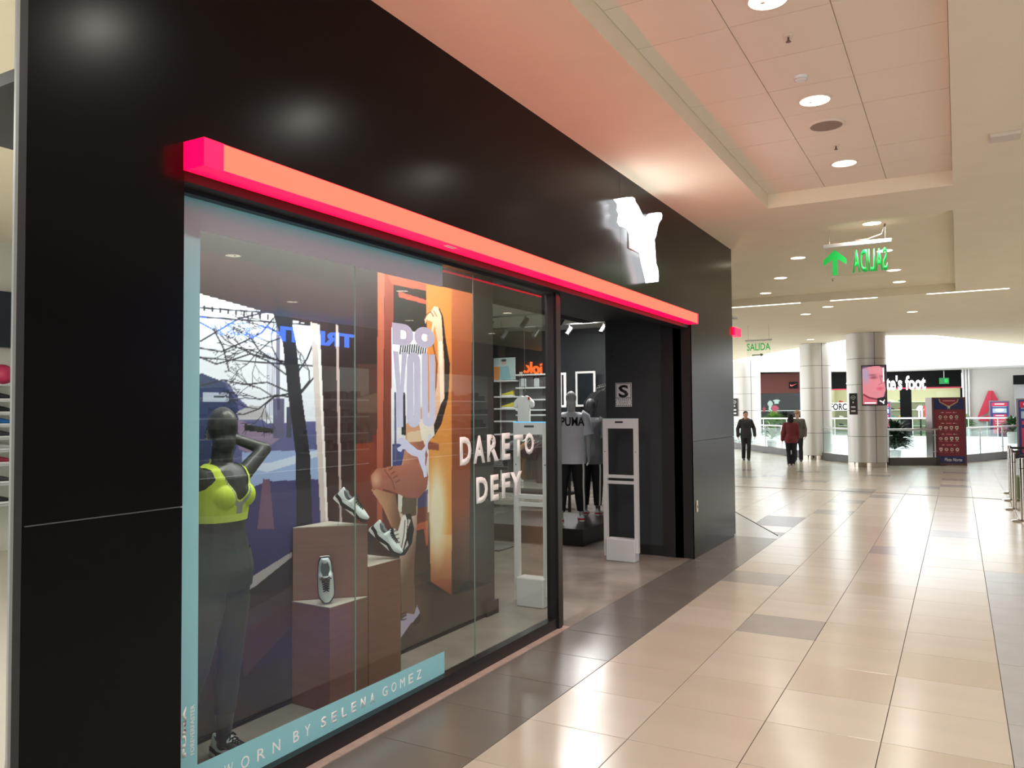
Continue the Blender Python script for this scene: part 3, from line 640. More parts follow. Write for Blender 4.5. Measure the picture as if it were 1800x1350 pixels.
def joints(base, ang, h=1.75, female=False, **kw):
    """default standing joints; base on floor, ang = facing angle (0 = +X)"""
    F = Vector((math.cos(ang), math.sin(ang), 0)); R = F.cross(EZ); s = h/1.75
    b = Vector(base)
    def q(r, f, u): return b+(R*r+F*f+EZ*u)*s
    J = dict(F=F, R=R, pelvis=q(0, 0, .93), chest=q(0, 0, 1.25), neck=q(0, 0, 1.47), head=q(0, .012, 1.635), q=q,
             shL=q(-.175, 0, 1.40), shR=q(.175, 0, 1.40), elL=q(-.225, -.02, 1.12), elR=q(.225, -.02, 1.12), wrL=q(-.235, .06, .88), wrR=q(.235, .06, .88),
             hipL=q(-.085, 0, .90), hipR=q(.085, 0, .90), knL=q(-.095, .02, .49), knR=q(.095, .02, .49), anL=q(-.10, -.02, .085), anR=q(.10, -.02, .085))
    J['chest'] = J['pelvis'].lerp(J['neck'], .72)
    for k, v in kw.items(): J[k] = q(*v) if isinstance(v, tuple) else v
    return J
def shell(name, src, pred, off, m, parent, colf=None):
    """cloth pulled off a body mesh: faces whose centre passes pred, pushed outward"""
    bm = NB(); bm.from_mesh(src); bm.normal_update()
    kill = [f for f in bm.faces if not pred(f.calc_center_median())]
    bmesh.ops.delete(bm, geom=kill, context='FACES'); 
    if not bm.faces: bm.free(); return None
    # smooth the border
    bv = [v for v in bm.verts if any(len(e.link_faces) == 1 for e in v.link_edges)]
    for _ in range(3):
        new = {}
        for v in bv:
            nb = [e.other_vert(v).co for e in v.link_edges if len(e.link_faces) == 1]
            if len(nb) == 2: new[v] = (v.co*2+nb[0]+nb[1])/4
        for v, c in new.items(): v.co = c
    bm.normal_update(); ns_ = [(v, v.normal.copy()) for v in bm.verts]
    for v, n_ in ns_: v.co += n_*off
    if colf:
        for f in bm.faces: f.material_index = colf(f.calc_center_median())
    return obj(name, bm, m, parent, True)
# ---- window mannequin
def window_mannequin():
    base = (-3.33, 2.865, 0)
    J = joints(base, math.radians(8), 1.80, True,
        shR=(.150, 0, 1.40), elR=(.31, .02, 1.53), wrR=(.17, -.16, 1.62), shL=(-.150, .0, 1.40), elL=(-.31, .02, 1.53), wrL=(-.17, -.16, 1.62),
        pelvis=(0, 0, .95), knR=(.135, -.02, .50), anR=(.21, -.10, .10), knL=(-.075, .0, .50), anL=(-.05, -.02, .10), hipR=(.080, 0, .91), hipL=(-.080, 0, .91))
    J['HF'] = Vector((.93, -.36, 0)).normalized(); J['hdR'] = -J['R']; J['hdL'] = J['R'].copy(); J['pnL'] = J['F']; J['pnR'] = J['F']; J['tsL'] = -EZ; J['tsR'] = -EZ
    J['feet'] = J['F']
    me = voxel(figure(J, 1.08, True, face=False), .0062, 2)
    t = empty('mannequin', base, 'dark grey female mannequin in lime bra behind the window left edge', 'mannequin')
    SK = mat('mannequin_grey', rgb(54, 58, 58), .38, noise=.06, nscale=10); b = obj('body', me, SK, t, True)
    sc = 1.80/1.75; R, F = J['R'], J['F']; B = Vector(base)
    def loc(c): d = c-B; return d.dot(R), d.dot(F), d.z/sc
    def arm(c):
        r, f, z = loc(c); return abs(r) > .145+.03*(z < 1.3)
    def bra(c):
        r, f, z = loc(c)
        if z < 1.10 or z > 1.50 or abs(r) > .185: return False
        if z < 1.19: return False
        if z < 1.235: return abs(r) < .185
        if f > -.01:
            nl = 1.295+(abs(r)/.088)**2*.13           # neckline
            if abs(r) < .088: return z < nl
            if z < 1.345: return abs(r) < .175
            return abs(r) < .088+.036+max(0, 1.40-z)*.7
        if z < 1.33: return abs(r) < .175
        return .03 < abs(r) < .12
    def bcol(c):
        r, f, z = loc(c)
        if z < 1.228: return 2
        if f > .02:
            nl = 1.295+(abs(r)/.088)**2*.13
            if abs(r) < .088 and (z > nl-.045+abs(r)*.2) and z < nl-.010 or abs(r) < .022 and z < nl-.010: return 1
        return 0
    LM = mat('bra_lime', rgb(200, 226, 72), .7); GR = mat('bra_grey', rgb(150, 156, 154), .7); LM2 = mat('bra_band_lime', rgb(214, 238, 100), .7)
    shell('sports_bra', b.data, bra, .004, [LM, GR, LM2], t, bcol)
    shell('leggings', b.data, lambda c: .22 < c.z/sc < 1.035 and abs(loc(c)[0]) < .25, .004, mat('leggings_green', rgb(48, 62, 58), .75, noise=.08, nscale=30), t)
    shell('waistband', b.data, lambda c: .95 < c.z/sc < 1.045 and abs(loc(c)[0]) < .25, .0065, mat('waistband_green', rgb(56, 70, 64), .75), t)
    return J
JM = window_mannequin()
for k, s in (('R', 'left'), ('L', 'right')):
    a = JM['an'+k]; sneaker('white sneaker with black laces on the '+('nearer' if k == 'R' else 'farther')+' foot of the window mannequin', 'sneakers on the window mannequin', frame_m((a.x-.075, a.y-.0, .002), JM['F'] if k == 'L' else Vector((1, -.12, 0)), EZ, 1.0))
# ================================================================== DECALS ON THE GLASS
FILM = mat('film_blue', rgb(146, 208, 222), .6); LETW = mat('film_white', rgb(248, 250, 252), .6); LAV = mat('film_lavender', rgb(204, 222, 255), .6)
GY0, GY1 = gp(328, 343).y, gp(781, 1165).y
zt1, zt0 = 2.725, 2.588; zb0, zb1 = .09, .224; yi = gp(349, 900).y
d = empty('window_border_decal', (GX, 3.2, 0), 'pale blue border film stuck around the display window with white lettering', 'decal')
bm = NB(); prism(bm, [(GX, 2.22, zb0), (GX, GY1, zb0), (GX, GY1, zb1+.004), (GX, yi, zb1+.02), (GX, yi, zt0), (GX, GY1, zt0-.002), (GX, GY1, zt1), (GX, 2.22, zt1)], (.0012, 0, 0)); obj('film', bm, FILM, d)
def gtext(name, s, a, b, m, parent, bold=0, **k):
    """text filling the pixel-free box on the glass between (y0,z0)-(y1,z1)"""
    return text(name, s, (GX+.0014, a[0], a[1]), EY, EZ, b[0]-a[0], b[1]-a[1], m, parent, .0012, bold, **k)
def letters(s, y0, y1, z0, z1, m, parent, lw=.6, bold=0):
    n = len(s); pitch = (y1-y0)/(n-1+lw)
    for i, ch in enumerate(s):
        if ch != ' ': gtext('letter', ch, (y0+i*pitch, z0), (y0+i*pitch+pitch*lw, z1), m, parent, bold)
letters('WORN', gp(400, 1350).y-.02, gp(492, 1300).y, .128, .182, LETW, d, .5)
letters('BY', gp(515, 1300).y, gp(545, 1290).y, .130, .184, LETW, d, .5)
letters('SELENA', gp(564, 1265).y, gp(658, 1230).y, .131, .186, LETW, d, .5, .025)
letters('GOMEZ', gp(672, 1220).y, gp(740, 1190).y, .134, .188, LETW, d, .55, 0)
text('slogan', 'FOREVERFASTER', (GX+.0014, gp(341, 1320).y, gp(341, 1325).z), EZ, -EY, gp(341, 1238).z-gp(341, 1325).z, .021, LETW, d, .0008, 0)
text('slogan', 'PUMA', (GX+.0014, gp(326.5, 1320).y, gp(326, 1330).z), EZ, -EY, gp(326, 1242).z-gp(326, 1330).z, .020, LETW, d, .0008, .06)
# DO / YOU
d2 = empty('headline_decal', (GX, 4.0, 1.6), 'large lavender DO YOU lettering stuck on the middle of the window', 'decal')
def Z6(x, y): return gp(640+x/3.555, 480+y/3.555)
def rbox(y0, z0, y1, z1, ry, rz, n=10):
    pts = []
    for cy, cz, a0 in ((y1-ry, z1-rz, 0), (y0+ry, z1-rz, PI/2), (y0+ry, z0+rz, PI), (y1-ry, z0+rz, 3*PI/2)):
        for k in range(n): a = a0+PI/2*k/(n-1); pts.append((GX, cy+ry*math.cos(a), cz+rz*math.sin(a)))
    return pts
V1 = (.0014, 0, 0)
def bb(x0, y0, x1, y1): a, b = Z6(x0, y0), Z6(x1, y1); c, e_ = Z6(x0, y1), Z6(x1, y0); return (a.y+c.y)/2, (c.z+b.z)/2, (b.y+e_.y)/2, (a.z+e_.z)/2
y0, z0, y1, z1 = bb(176, 318, 306, 452)
def dshape(y0, z0, y1, z1, rr):
    o = rbox(y0, z0, y1, z1, (y1-y0)*rr, (z1-z0)*.49)
    return [(p[0], (y0 if p[1] < (y0+y1)/2-.0 and True else p[1]), p[2]) if False else p for p in o]
def squareleft(pts, y0, z0, z1):
    ym = sum(p[1] for p in pts)/len(pts); out = []
    for p in pts:
        if p[1] < ym: out.append((p[0], y0 if abs(p[1]-y0) < 1 else p[1], p[2]))
        else: out.append(p)
    return out
o_ = squareleft(rbox(y0, z0, y1, z1, (y1-y0)*.45, (z1-z0)*.49), y0, z0, z1); hy, hz = (y1-y0), (z1-z0)
i_ = squareleft(rbox(y0+hy*.38, z0+hz*.30, y0+hy*.66, z1-hz*.30, hy*.1, hz*.17), y0+hy*.38, 0, 0)
obj('letter', ringp(NB(), o_, i_, V1), LAV, d2)
y0, z0, y1, z1 = bb(313, 338, 441, 468); hy, hz = (y1-y0), (z1-z0)
obj('letter', ringp(NB(), rbox(y0, z0, y1, z1, hy*.5, hz*.5), rbox(y0+hy*.35, z0+hz*.32, y1-hy*.35, z1-hz*.32, hy*.13, hz*.16), V1), LAV, d2)
y0, z0, y1, z1 = bb(182, 492, 268, 962); hy, hz = (y1-y0), (z1-z0)
P_ = lambda a, b: (GX, y0+hy*a, z0+hz*b)
obj('letter', prism(NB(), [P_(.0, 1), P_(.36, 1), P_(.50, .55), P_(.64, 1), P_(1, 1), P_(.70, .40), P_(.70, 0), P_(.26, 0), P_(.26, .40)], V1), LAV, d2)
y0, z0, y1, z1 = bb(268, 496, 351, 964); hy, hz = (y1-y0), (z1-z0)
obj('letter', ringp(NB(), rbox(y0, z0, y1, z1, hy*.48, hz*.12), rbox(y0+hy*.46, z0+hz*.13, y1-hy*.46, z1-hz*.13, hy*.03, hz*.03), V1), LAV, d2)
y0, z0, y1, z1 = bb(361, 506, 443, 960); hy, hz = (y1-y0), (z1-z0)
pts = [P_(0, 1), P_(.44, 1), P_(.44, .13), P_(.5, .115), P_(.56, .13), P_(.56, 1), P_(1, 1)]+[(GX, y0+hy*(.5+.5*math.cos(a)), z0+hz*(.12-.12*math.sin(a))) for a in [PI*k/14 for k in range(15)]]
obj('letter', prism(NB(), pts, V1), LAV, d2)
CAT = [(210, 1040), (232, 1025), (258, 1035), (285, 1065), (335, 1105), (360, 1108), (380, 1085), (393, 1040), (405, 1008), (420, 1010), (412, 1038), (400, 1062), (388, 1100), (380, 1130), (381, 1160), (380, 1195), (388, 1225), (392, 1270), (375, 1277), (368, 1240), (350, 1195), (335, 1150), (300, 1140), (270, 1120), (258, 1102), (240, 1100), (230, 1118), (212, 1112), (205, 1095), (222, 1085), (234, 1075), (215, 1065)]
tag(obj('leaping_cat_decal', prism(NB(), [Z6(*p) for p in CAT], V1), LAV), 'lavender leaping cat emblem stuck below the DO YOU lettering', 'decal')
d3 = empty('slogan_decal', (GX, 5.0, 1.3), 'white DARE TO DEFY lettering stuck on the right window pane', 'decal')
def word(s, xs, ya0, ya1, yb0, yb1, x0, x1):
    for ch, (a, b) in zip(s, xs):
        t0 = ((a+b)/2-x0)/(x1-x0); top = ya0+(ya1-ya0)*t0; bot = yb0+(yb1-yb0)*t0
        A, B = gp(a, bot), gp(b, top); gtext('letter', ch, (A.y, A.z), (B.y, B.z), LETW, d3, .04)
word('DARE', ((808, 828), (832, 852), (856, 876), (882, 896)), 768, 760, 820, 808, 808, 896)
word('TO', ((903, 919), (922, 938)), 765, 759, 805, 798, 903, 938)
word('DEFY', ((837, 857), (862, 876), (882, 896), (897, 917)), 838, 826, 888, 870, 837, 917)
# ================================================================== LIGHT BAR AND SIGN
NEON = mat('red_light_bar', rgb(255, 70, 70), .4, emit=(1, .02, .02, 1), es=4.2)
BE = mat('red_light_bar_front', rgb(255, 110, 90), .4, emit=(1, .036, .020, 1), es=4.2)
RE = mat('red_light_bar_side', rgb(255, 0, 80), .4, emit=(1, .0, .022, 1), es=4.2)
lb = empty('light_bar', (-2.71, 5.7, 2.78), 'long glowing red light bar above the display window and entrance', 'light bar')
yb0, yb1 = 2.185, 9.22
obj('diffuser', box(NB(), -2.651, yb0+.10, 2.783, -2.647, yb1-.03, 2.893), BE, lb)
bm = NB(); box(bm, XF, yb0, 2.779, -2.651, yb1, 2.896); obj('housing', bm, RE, lb)
obj('end_cap', box(NB(), -2.651, yb0, 2.779, -2.647, yb0+.10, 2.896), RE, lb); obj('end_cap', box(NB(), -2.651, yb1-.03, 2.779, -2.647, yb1, 2.896), RE, lb)
obj('lip', box(NB(), -2.651, yb0+.1, 2.779, -2.646, yb1-.03, 2.783), RE, lb)
p = aX(788, 432, -2.7); obj('fixing_clip', box(NB(), -2.70, p.y-.05, 2.775, -2.67, p.y+.05, 2.7785), WHITE, lb)
SIGNM = mat('sign_white_lit', (1, 1, 1, 1), emit=(.93, .97, 1, 1), es=5)
CS = [(245, 300), (310, 288), (380, 283), (405, 300), (412, 335), (445, 385), (480, 460), (530, 575), (556, 625), (578, 570), (584, 510), (600, 470), (622, 455), (655, 450), (690, 455), (700, 480), (695, 520), (665, 565), (650, 620), (635, 700), (617, 745), (622, 800), (628, 900), (635, 1000), (655, 1060), (662, 1130), (660, 1195), (585, 1205), (575, 1140), (540, 1000), (515, 850), (490, 765), (450, 740), (415, 690), (385, 620), (350, 600), (310, 590), (285, 550), (290, 500), (300, 460), (280, 420), (285, 350)]
def zc(x, y): return aX(1050+x/6.136, 300+y/6.136, -2.665)
pts = [zc(*p) for p in CS]
sg = tag(obj('leaping_cat_sign', prism(NB(), pts, (-.065, 0, 0)), SIGNM), 'glowing white leaping cat sign on the black fascia', 'sign')
obj('sign_mount', box(NB(), XF, 7.3, 3.35, -2.755, 7.9, 3.75), WHITE, sg)
# second (neighbour) projecting red sign past the corner
p = aY(1290, 584, 11.6); tag(obj('blade_sign', box(NB(), -2.86, 11.36, p.z-.06, -2.74, 11.75, p.z+.055, .005), RE), 'small glowing red box sign projecting past the corner of the facade', 'sign')
# ================================================================== S SIGN, ANTENNAS
e = empty('wall_sign', (-3.65, 9.375, 1.96), 'white notice with a big black S on the dark entrance wall', 'sign')
obj('plate', box(NB(), -3.757, 9.372, 1.815, -3.543, 9.378, 2.113), WHITEP, e)
text('letter', 'S', (-3.715, 9.3715, 1.93), EX, EZ, .13, .155, BLKM, e, .001, .03)
obj('border_line', ringp(NB(), [(-3.75, 9.3712, 1.925), (-3.55, 9.3712, 1.925), (-3.55, 9.3712, 2.105), (-3.75, 9.3712, 2.105)], [(-3.744, 9.3712, 1.931), (-3.556, 9.3712, 1.931), (-3.556, 9.3712, 2.099), (-3.744, 9.3712, 2.099)], (0, .0005, 0)), BLKM, e)
bm = NB()
for k in range(8):
    x = -3.745+.026*k
    prism(bm, [(x, 9.3714, 1.905), (x+.013, 9.3714, 1.905), (x+.006, 9.3714, 1.918), (x-.007+.013*.2, 9.3714, 1.918)], (0, .0005, 0)); prism(bm, [(x, 9.3714, 1.822), (x+.013, 9.3714, 1.822), (x+.006, 9.3714, 1.834), (x-.005, 9.3714, 1.834)], (0, .0005, 0))
for zz in (1.85, 1.88):
    for x in (-3.752, -3.556): box(bm, x, 9.3714, zz, x+.008, 9.372, zz+.014)
obj('hazard_stripe', bm, BLKM, e)
for i, (s, z) in enumerate((('ZONA SEGURA', 1.885), ('EN CASOS', 1.865), ('DE SISMOS', 1.845))): text('caption', s, (-3.72+.01*(i > 0), 9.3714, z), EX, EZ, .14-.02*(i > 0), .012, BLKM, e, .0004)
def antenna(x0, x1, y, label, blue=False, lift=0):
    e = empty('security_gate', ((x0+x1)/2, y, 0), label, 'security gate', 'anti theft gates at the shop entrance'); h = 1.665; t = .045
    W_ = WHITEP
    obj('frame', ringp(NB(), [(x0, y-t/2, .10), (x1, y-t/2, .10), (x1, y-t/2, h), (x0, y-t/2, h)], [(x0+.05, y-t/2, .16), (x1-.05, y-t/2, .16), (x1-.05, y-t/2, h-.11), (x0+.05, y-t/2, h-.11)], (0, t, 0)), W_, e)
    obj('crossbar', box(NB(), x0+.05, y-t/2, .90, x1-.05, y+t/2, .935), W_, e); obj('crossbar', box(NB(), x0+.05, y-t/2, .955+.015, x1-.05, y+t/2, 1.005), W_, e)
    obj('base', box(NB(), x0+.045, y-.075, 0, x1-.03, y+.075, .26, .008), W_, e)
    obj('foot_flange', box(NB(), x0+.01, y-.04, .05, x0+.05, y+.04, .12), W_, e)
    obj('lamp_slot', box(NB(), (x0+x1)/2-.06, y-t/2-.001, h-.045, (x0+x1)/2+.04, y-t/2, h-.025), BLKM, e)
    bm = NB()
    for x in (x0+.025, x1-.025): bm2 = tube(bm, [(x, y-t/2-.001, 1.28), (x, y-t/2+.004, 1.28)], .006, 8)
    tag(obj('screw', bm, BLKM, e), kind='stuff')
    obj('light_strip', box(NB(), x0, y-t/2, h, x1, y+t/2, h+.008), mat('cyan_led', rgb(90, 190, 240), .3, emit=rgb(60, 180, 250), es=1.2) if blue else mat('pale_led', rgb(190, 220, 225), .3), e)
    return e
antenna(-3.72, -3.285, 8.88, 'white security gate standing before the dark entrance wall')
antenna(-3.60, -3.25, 6.47, 'white security gate with blue top light behind the window glass', True)
# ================================================================== INSIDE THE SHOP
pf = obj('mannequin_platform', box(NB(), -6.1, 9.54, 0, -4.30, 11.0, .22, .004), mat('platform_black', rgb(26, 26, 28), .35)); tag(pf, 'low black platform under the two shop mannequins', 'platform')
def shop_mannequin(base, ang, skin, h, jkw, label, top, bottom, sp, extra=None):
    J = joints(base, ang, h, False, **jkw); J['feet'] = J['F']; me = voxel(figure(J, .95, False, face=False), .009, 4)
    t = empty('mannequin', base, label, 'mannequin'); b = obj('body', me, skin, t, True)
    J2 = dict(J); J2['hem'] = -.16; s = h/1.75
    tm_ = voxel(figure(J2, 1.02, parts=('torso',), grow=.032), .01, 4)
    bm = NB(); bm.from_mesh(tm_); R = J['R']
    for sd, k in ((-1, 'L'), (1, 'R')):
        a, c = J['sh'+k], J['el'+k]; tube(bm, [a-R*sd*.05+EZ*.02, a, a.lerp(c, .5), a.lerp(c, .85)], [.09, .085, .085, .09], 14)
    bmesh.ops.delete(bm, geom=[v for v in bm.verts if v.co.z > base[2]+1.50*s], context='VERTS')
    ts = obj('t_shirt', bm, top, t, True)
    tr = NB(); q = J['q']
    loft(tr, [(q(0, 0, 1.0), .150*s, .110*s, J['R'], J['F']), (q(0, 0, .90), .172*s, .122*s, J['R'], J['F']), (q(0, 0, .80), .18*s, .12*s, J['R'], J['F'])])
    for sd, k in ((-1, 'L'), (1, 'R')):
        hp, kn, an = J['hip'+k], J['kn'+k], J['an'+k]
        tube(tr, [hp-EZ*.02, hp.lerp(kn, .5), kn, kn.lerp(an, .5), kn.lerp(an, .84)], [.096*s, .098*s, .08*s, .07*s, .058*s], 16)
    obj('trousers', tr, bottom, t, True)
    st = NB()
    for sd, k in ((-1, 'L'), (1, 'R')):
        hp, kn, an = J['hip'+k], J['kn'+k], J['an'+k]; o_ = J['R']*sd
        o_ = (o_*.6-J['F']*.8); prv = [hp+o_*.100*s, hp.lerp(kn, .5)+o_*.101*s, kn+o_*.081*s, kn.lerp(an, .5)+o_*.072*s, kn.lerp(an, .84)+o_*.06*s]
        tube(st, prv, .014, 6)
    obj('side_stripe', st, sp, t, True)
    return t, J
GS = mat('mannequin_light', rgb(176, 178, 176), .45); GD = mat('mannequin_dark', rgb(92, 94, 96), .45); TEE = mat('tee_white', rgb(214, 218, 228), .7, noise=.05, nscale=3); TEG = mat('tee_grey', rgb(120, 122, 124), .8); PANT = mat('pants_black', rgb(20, 20, 22), .8); STR = mat('stripe_white', rgb(228, 228, 228), .7)
bA = aZ(1006, 917, .22); AF = math.radians(118)
tA, JA = shop_mannequin((bA.x, bA.y, .22), AF, GS, 1.82, dict(knL=(-.13, .05, .49), anL=(-.16, -.10, .085), knR=(.10, -.02, .49), anR=(.13, .05, .085)), 'pale mannequin seen from behind in white printed tee and black striped pants', TEE, PANT, STR)
bB = aZ(1040, 905, .22)
tB, JB = shop_mannequin((bB.x, bB.y, .22), AF-.25, GD, 1.72, dict(), 'darker grey mannequin in a grey tee behind the white tee mannequin', TEG, PANT, STR)
q = JA['q']; bk = -JA['F']
text('chest_lettering', 'PUMA', q(-.15, -.142, 1.285), JA['R'], EZ, .33, .125, BLKM, tA, .004, .025)
RED = mat('red', rgb(196, 24, 42), .6)
for J_, nm, dsc in ((JA, 'A', 'pale'), (JB, 'B', 'darker grey')):
    for k in 'LR':
        a = J_['an'+k]; F_ = J_['F']; sneaker('white and red sneaker on the %s foot of the %s mannequin' % ('left' if k == 'L' else 'right', dsc), 'sneakers on the shop mannequins', frame_m((a.x-F_.x*.075, a.y-F_.y*.075, .222), F_, EZ, 1.0), (MATS['sneaker_white'], RED, SH_L), 1)
# shelving wall, deep in the shop (seen through the right pane)
def shelf_unit(x0, x1, y, zs, label, depth=.35, group=None):
    e = empty('shelf_unit', ((x0+x1)/2, y, 0), label, 'shelving', group)
    obj('back_panel', box(NB(), x0, y, 0, x1, y+.03, 2.7), mat('slatwall_grey', rgb(92, 88, 90), .6), e)
    for z in zs: obj('shelf', box(NB(), x0, y-depth, z, x1, y, z+.035), mat('shelf_white_lit', rgb(236, 238, 238), .5), e)
    bm = NB()
    for x in (x0, x1): box(bm, x-.015, y-.03, 0, x+.015, y+.01, 2.75)
    obj('upright', bm, WHITE, e); return e
YS = 17.6
def xz(px_, py_, Y=YS-.3): p = aY(px_, py_, Y); return p.x, p.z
xa, _ = xz(870, 700); xb, _ = xz(905, 700); xc, _ = xz(908, 700); xd, _ = xz(962, 700)
shelf_unit(xa, xb, YS, [xz(880, y)[1] for y in (671, 699, 720, 742, 765)], 'shelving bay with yellow shoes at the back of the shop')
shelf_unit(xc, xd, YS, [xz(930, y)[1] for y in (660, 683, 704, 722, 731)], 'shelving bay with grey bags behind the hanging white tee')
YEL = mat('shoe_yellow', rgb(226, 210, 60), .5); BAGM = mat('bag_grey', rgb(84, 80, 84), .7)
def mini_shoe(p, yaw_, m, label, group, sc=1.0):
    bm = NB(); st = []
    for t, w_, h in ((0, .03, .085), (.15, .038, .1), (.35, .036, .075), (.5, .04, .065), (.75, .045, .045), (.95, .035, .035), (1, .015, .025)):
        st.append((Vector((t*.28-.14, 0, .02+h/2)), w_, h/2, EY, EZ))
    loft(bm, st, 12); o = obj('shoe', bm, m, None, True); tag(o, label, 'shoe', group); o.location = p; o.rotation_euler = (0, 0, yaw_); o.scale = (sc,)*3
    so = NB(); prism(so, [(-.145, -.035, 0), (.05, -.045, 0), (.13, -.035, 0), (.15, 0, 0), (.13, .035, 0), (.05, .045, 0), (-.145, .035, 0)], (0, 0, .025)); s_ = obj('sole', so, SH_S); s_.parent = o
    return o
for y in (699, 720):
    x, z = xz(890, y); mini_shoe((x, YS-.22, z+.037), PI+.1, YEL, 'yellow sneaker on the %s shelf of the left bay' % ('upper' if y == 699 else 'lower'), 'yellow sneakers', 1.2)
for i, pxx in enumerate((918, 929, 941, 952)):
    x, z = xz(pxx, 683); bm = NB(); box(bm, x-.09-.02*(i % 2), YS-.25, z+.040, x+.09, YS-.08, z+.26+.05*(i % 2), .03); tube(bm, [(x-.05, YS-.17, z+.27), (x-.03, YS-.17, z+.36), (x+.03, YS-.17, z+.36), (x+.05, YS-.17, z+.27)], .008, 6)
    tag(obj('backpack', bm, BAGM if i % 2 else WHITEP), ['pale grey bag at the left end of the bag shelf', 'dark grey bag second from left on the bag shelf', 'pale grey bag third from left on the bag shelf', 'dark grey bag at the right end of the bag shelf'][i], 'bag', 'bags on the back shelf')
# hanging tee
def tee(c, rdir, w_, h_, m, label, group=None, sleeve=True, name='hanging_t_shirt'):
    r = Vector(rdir).normalized(); n_ = r.cross(EZ); c = Vector(c)
    e = empty(name, c, label, 'clothing', group)
    o2 = [(-.13, 0), (-.5*.62, -.05), (-.62, -.24), (-.60, -.40), (-.44, -.44), (-.36, -.28), (-.36, -1), (.36, -1), (.36, -.28), (.44, -.44), (.60, -.40), (.62, -.24), (.31, -.05), (.13, 0), (.06, -.045), (-.06, -.045)]
    bm = prism(NB(), [c+r*(a*w_)+EZ*(b*h_)-n_*.04 for a, b in o2], n_*.08); bmesh.ops.bevel(bm, geom=bm.edges[:], offset=.012, segments=2, affect='EDGES')
    obj('garment', bm, m, e, False)
    obj('hanger', tube(NB(), [c-r*.12*w_-EZ*.02, c+EZ*.03, c+EZ*.09, c+r*.03+EZ*.12, c+r*.05+EZ*.08], .006, 6), STEEL, e); return e
p = aY(921, 695, 14.5); tee((p.x, p.y, p.z), EX, .38, .60, mat('tee_bright', rgb(240, 240, 240), .7), 'white tee on a hanger facing the window glass')
obj('hanging_rod', tube(NB(), [(p.x+.02, p.y, p.z+.11), (p.x+.02, p.y, 3.84)], .006, 6), STEEL, bpy.data.objects['hanging_t_shirt'])
q_ = aY(928, 700, 14.4); obj('tee_patch', box(NB(), q_.x-.02, 14.43, q_.z-.03, q_.x+.02, 14.45, q_.z+.03), RED, bpy.data.objects['hanging_t_shirt'])
# clothing rails
def rail(x0, y0, x1, y1, z, n, mats, label, hh=.75, names='jacket', first=0):
    e = empty('clothes_rail', ((x0+x1)/2, (y0+y1)/2, 0), label, 'clothes rail'); bm = NB(); tube(bm, [(x0, y0, z), (x1, y1, z)], .014, 8); obj('rail', bm, STEEL, e)
    bm = NB()
    for a, b in ((x0, y0), (x1, y1)): tube(bm, [(a, b, 0), (a, b, z)], .014, 8)
    obj('post', bm, STEEL, e)
    dr = Vector((x1-x0, y1-y0, 0)).normalized(); cr_ = Vector((-dr.y, dr.x, 0))
    for i in range(n):
        t = (i+.5)/n; c = Vector((x0+(x1-x0)*t, y0+(y1-y0)*t, z-.06)); tee(c, cr_, .42, hh*(1+.06*math.sin(i*2.3)), mats[i % len(mats)], '%s hanging %s on the %s' % (names, ('first from the left', 'second from the left', 'third from the left', 'fourth from the left', 'fifth from the left', 'sixth from the left', 'seventh from the left')[i], label.split(' behind')[0]), 'garments on the '+label, name='hanging_garment')
BKC = mat('jacket_black', rgb(26, 26, 30), .8); MRC = mat('shirt_maroon', rgb(74, 40, 46), .8); GRC = mat('shirt_grey', rgb(120, 120, 122), .8); TAN = mat('bag_tan', rgb(170, 120, 80), .7)
p0 = aY(1048, 683, 14.0); p1 = aY(1066, 683, 12.6); rail(p0.x, p0.y, p1.x, p1.y, p0.z, 5, [BKC], 'rail of dark jackets behind the mannequins', .9, 'black jacket')
p0 = aY(903, 768, 12.4); p1 = aY(962, 768, 11.6); rail(p0.x, p0.y, p1.x, p1.y, p0.z, 7, [GRC, BKC, BKC, TAN, MRC, MRC, MRC], 'low rail of maroon and grey shirts behind the window gate', .62, 'shirt')
p0 = aY(1059, 782, 12.4); tee((p0.x, p0.y, p0.z), Vector((1, .6, 0)), .34, .66, RED, 'red tee hanging beside the security gate')
o = bpy.data.objects['hanging_t_shirt.001']; obj('stand_pole', tube(NB(), [(p0.x+.02, p0.y, p0.z+.11), (p0.x+.02, p0.y, 0)], .012, 8), STEEL, o)
# low black tables / plinths
p = aZ(930, 850, 0); tb = empty('display_table', (p.x, 12.9, 0), 'long low black display table in the middle of the shop', 'table')
obj('table_top', box(NB(), -8.6, 12.6, .70, -5.9, 13.4, .75), BLKM, tb)
for a in (-8.55, -5.95):
    for b in (12.65, 13.35): obj('leg', box(NB(), a-.02, b-.02, 0, a+.02, b+.02, .70), BLKM, tb)
obj('under_shelf', box(NB(), -8.5, 12.7, .28, -6.0, 13.3, .31), BLKM, tb)
bb_ = empty('display_block', (-5.35, 9.9, 0), 'dark floor block with a thin pole stand behind the window gate', 'display block'); obj('block', box(NB(), -6.0, 9.75, 0, -5.2, 10.5, .22), mat('block_taupe', rgb(84, 78, 72), .5), bb_) if False else obj('pole_base', box(NB(), -5.62, 8.75, 0, -5.1, 9.25, .012), BLKM, bb_)
obj('pole', tube(NB(), [(-5.35, 9.0, .012), (-5.35, 9.0, 1.05)], .012, 8), BLKM, bb_)
# folded stacks on the table
for i, x in enumerate((-8.2, -7.7, -7.2, -6.7, -6.3)):
    m_ = [WHITEP, GRC, BKC, WHITEP, MRC][i]; bm = NB()
    for k in range(4): box(bm, x-.14, 12.75, .752+.028*k, x+.14, 13.1, .778+.028*k, .01)
    tag(obj('folded_shirts', bm, m_), ['white', 'grey', 'black', 'second white', 'maroon'][i]+' folded shirt stack on the low black table', 'clothing', 'folded stacks on the table')
